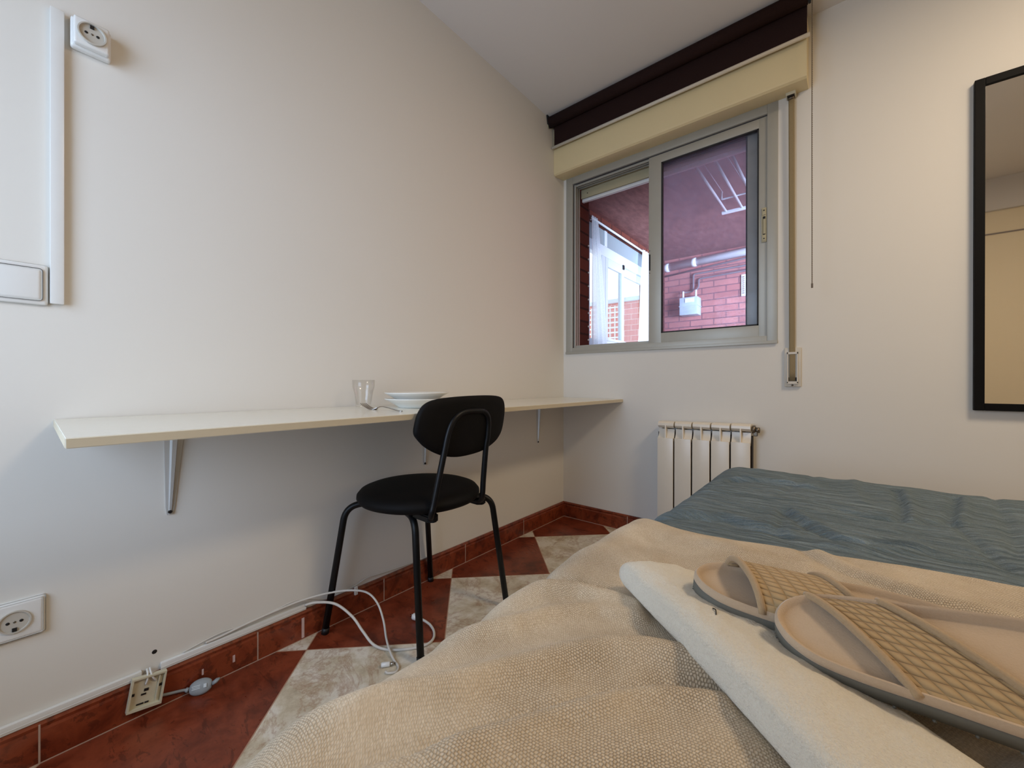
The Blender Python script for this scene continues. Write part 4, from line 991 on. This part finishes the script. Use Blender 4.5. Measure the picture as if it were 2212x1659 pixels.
# rolled towel
TD = Vector((0.762, -0.647, 0)); TN = Vector((0.647, 0.762, 0)); TW, TH = 0.108, 0.038
TO = Vector((1.151, -1.703, 0.5755))
def towel_pt(a, t):
    L = 0.46; r = 0.034
    ang_ = 2 * PI * a
    c, s_ = math.cos(ang_), math.sin(ang_)
    n_ = 2.5
    cx_ = math.copysign(abs(c) ** (2 / n_), c) * (1 + (0.85 * t if c > 0 else 0)); sz_ = math.copysign(abs(s_) ** (2 / n_), s_)
    e0 = max(0, 1 - t / r); e1 = max(0, 1 - (L - t) / r); e = max(e0, e1); k = math.sqrt(max(0, 1 - e * e))
    w = TW / 2 * cx_ * (0.72 + 0.28 * k); h = TH / 2 * sz_ * (k if e > 0 else 1); h += max(0, sz_) * TH * (0.27 - 0.5 * (w / TW + 0.5)) * k
    sk = 0.34 * (w + TW / 2) * max(0, 1 - t / 0.2)
    top = max(0, sz_)
    nz = 0.0032 * noise.noise((t * 14, w * 20, 3)) + 0.0014 * noise.noise((t * 90, w * 90, ang_))
    p = TO + TD * (t + sk + 0.002) + TN * (TW / 2 + w + 0.004 * math.sin(t * 9)) + Vector((0, 0, TH / 2 + h + nz * (0.4 + top) + 0.004 * top * math.sin(t * 7 + 0.6)))
    return p
ts = [0.0008, 0.003, 0.007, 0.012, 0.018, 0.025, 0.034] + [0.034 + 0.392 * i / 70 for i in range(1, 71)] + [0.435, 0.442, 0.448, 0.453, 0.457, 0.4592]
bm = bm_new(); grid(bm, towel_pt, frange(0, 1, 72), ts)
bmesh.ops.remove_doubles(bm, verts=bm.verts, dist=0.0001)
bmesh.ops.holes_fill(bm, edges=[e for e in bm.edges if e.is_boundary], sides=200); bmesh.ops.recalc_face_normals(bm, faces=bm.faces)
tw = obj('rolled_towel', bm, 'towel', org=(1.33, -1.79, 0.575)); tag(tw, 'folded off-white terry towel lying diagonally on the beige throw', 'towel')

# slippers
SX = [0, .01, .04, .1, .2, .35, .5, .62, .74, .84, .92, .975, 1.0]
SWT = [0, .038, .08, .118, .14, .155, .172, .182, .176, .152, .11, .055, 0]
def sw_at(s):
    for i in range(len(SX) - 1):
        if SX[i] <= s <= SX[i + 1]:
            t = (s - SX[i]) / (SX[i + 1] - SX[i]); return SWT[i] + (SWT[i + 1] - SWT[i]) * t
    return 0
def make_slipper(pose, strap, label, wmat):
    hx, hy, hz, a, tl, r, k = pose; L = 0.28 * k
    d = Vector((math.cos(a) * math.cos(tl), math.sin(a) * math.cos(tl), -math.sin(tl))); n0 = Vector((-math.sin(a), math.cos(a), 0)); u0 = d.cross(n0)
    n = n0 * math.cos(r) + u0 * math.sin(r); u = d.cross(n); o = Vector((hx, hy, hz))
    def P(s, w, h): return o + d * (L * s) + n * (L * w) + u * h
    root = thing('slipper', label, 'slipper', tuple(P(0.5, 0, -0.03)), 'pair of beige slippers on the bed')
    pts = [(s, sw_at(s)) for s in SX]
    ring = [(s, w) for s, w in pts] + [(s, -w) for s, w in pts[-2:0:-1]]
    ring = [(p.x, p.y) for p in spline([(s, w, 0) for s, w in ring], 6, True)]
    cen_s = 0.52
    def scaled(f, h): return [P(cen_s + (s - cen_s) * (1 - f * 1.0), w * (1 - f * 3.0), h) for s, w in ring]
    def loft(bm, rows, cap0=True, cap1=True):
        R_ = [[bm.verts.new(p) for p in row] for row in rows]
        for A, B in zip(R_, R_[1:]):
            for i in range(len(A)):
                j = (i + 1) % len(A); f = bm.faces.new((A[i], A[j], B[j], B[i])); f.smooth = True
        if cap0: bm.faces.new(R_[0][::-1])
        if cap1: bm.faces.new(R_[-1])
        bmesh.ops.recalc_face_normals(bm, faces=bm.faces)
    # rubber sole, notched underneath
    bm = bm_new(); loft(bm, [scaled(0.012, -0.0215), scaled(0.0, -0.0205), scaled(-0.004, -0.014), scaled(-0.003, -0.0078), scaled(0.012, -0.0075)])
    for i in range(0, len(ring), 3):
        s, w = ring[i]; p = P(cen_s + (s - cen_s) * 1.0, w, -0.0215); bmesh.ops.create_icosphere(bm, subdivisions=1, radius=0.0015, matrix=Matrix.Translation(p))
    obj('sole', bm, 'sole', parent=root)
    # plush footbed with a puffy rim
    bm = bm_new(); loft(bm, [scaled(0.008, -0.0085), scaled(-0.004, -0.006), scaled(-0.002, -0.001), scaled(0.012, 0.0015), scaled(0.028, 0.0005), scaled(0.042, -0.0035), scaled(0.055, -0.0055), scaled(0.14, -0.0045), scaled(0.24, -0.0042)], cap0=True)
    obj('footbed', bm, 'plush', parent=root, smooth=60)
    sn0, sn1, sf0, sf1, Hh = strap
    def sp(a_, b_):
        s0 = sn0 + (sf0 - sn0) * a_; s1 = sn1 + (sf1 - sn1) * a_; s = s0 + (s1 - s0) * b_
        W = sw_at(s) * 1.0; w = (-1 + 2 * a_) * W
        arch = max(0.0, 1 - abs(2 * a_ - 1) ** 2.6) ** 0.75
        return P(s, w * (1.0 + 0.03 * arch), -0.003 + Hh * arch * (1 - 0.12 * b_))
    bm = bm_new(); grid(bm, sp, frange(0, 1, 36), frange(0, 1, 20), uv=lambda a_, b_: (a_, b_)); s_ob = obj('strap', bm, wmat, parent=root); solidify(s_ob, 0.003, 1)
    for b_ in (0.0, 1.0):
        bm = bm_new(); tube(bm, [sp(a_, b_ + (0.02 if b_ == 0 else -0.02)) + u * 0.001 for a_ in frange(0, 1, 36)], 0.0036, 10); obj('binding', bm, 'binding', parent=s_ob)
    return root
make_slipper((1.27, -1.738, 0.639, 0.257, 0.069, 0.161, 1.0), (0.215, 0.58, 0.12, 0.42, 0.022), 'beige open-toe slipper on the far side, next to the blue cover', 'waffle_fine')
make_slipper((1.352, -1.777, 0.637, 0.141, -0.034, 0.421, 1.0), (0.31, 0.65, 0.09, 0.29, 0.0065), 'beige open-toe slipper nearest the viewer, leaning upon the other', 'waffle')
# small dark hair on the towel
bm = bm_new()
tube(bm, spline([(1.2968, -1.7705, 0.6212), (1.3005, -1.7758, 0.6232), (1.3024, -1.7825, 0.6218)], 5), 0.0006, 6)
tag(obj('lint_thread', bm, 'dark_hole', org=(1.30, -1.776, 0.621)), 'short dark thread lying on the white towel', 'thread')

# ------------------------------------------------------------------ light
def area(name, loc, target, size, size_y, power, col, shape='RECTANGLE', spread=None):
    l = bpy.data.lights.new(name, 'AREA'); l.shape = shape; l.size = size; l.size_y = size_y; l.energy = power; l.color = col
    if spread: l.spread = spread
    o = bpy.data.objects.new(name, l); COL.objects.link(o); o.location = loc
    o.rotation_euler = (Vector(target) - Vector(loc)).to_track_quat('-Z', 'Y').to_euler(); return o
area('ceiling_lamp', (2.36, -0.98, 2.45), (2.36, -0.98, 0), 0.48, 0.48, 24, (1.0, 0.81, 0.60), 'DISK')
area('window_daylight', (0.72, -3.45, 1.3), (0.30, 0, 0.95), 1.2, 1.5, 37, (0.60, 0.74, 1.0))
area('terrace_fill', (2.7, 1.1, 1.5), (0.75, 3.3, 1.85), 1.2, 1.4, 215, (0.62, 0.76, 1.0), spread=math.radians(95))  # added fill lamp inside the closed terrace, brightens its back wall and ceiling
w = bpy.data.worlds.new('sky'); sc.world = w; w.use_nodes = True
bg = w.node_tree.nodes['Background']; bg.inputs[0].default_value = (0.80, 0.90, 1.0, 1); bg.inputs[1].default_value = 1.7

# ------------------------------------------------------------------ camera
cam = bpy.data.cameras.new('camera'); co = bpy.data.objects.new('camera', cam); COL.objects.link(co)
cam.sensor_fit = 'HORIZONTAL'; cam.sensor_width = 36.0; cam.lens = 868.0 / 2212.0 * 36.0; cam.clip_start = 0.02; cam.clip_end = 100
yaw, pit, rol = math.radians(39.49), -0.0012, 0.0015
Fv = Vector((-math.sin(yaw) * math.cos(pit), math.cos(yaw) * math.cos(pit), math.sin(pit))); Rv = Vector((math.cos(yaw), math.sin(yaw), 0)); Uv = Rv.cross(Fv)
R2 = Rv * math.cos(rol) + Uv * math.sin(rol); U2 = -Rv * math.sin(rol) + Uv * math.cos(rol)
co.matrix_world = Matrix((( R2.x, U2.x, -Fv.x, 1.4011), (R2.y, U2.y, -Fv.y, -2.2274), (R2.z, U2.z, -Fv.z, 0.8554), (0, 0, 0, 1)))
sc.camera = co
sc.view_settings.view_transform = 'Standard'; sc.view_settings.look = 'None'; sc.view_settings.exposure = 0.0; sc.view_settings.gamma = 1.0
for o in sc.objects:
    if '_o' in o.keys(): del o['_o']
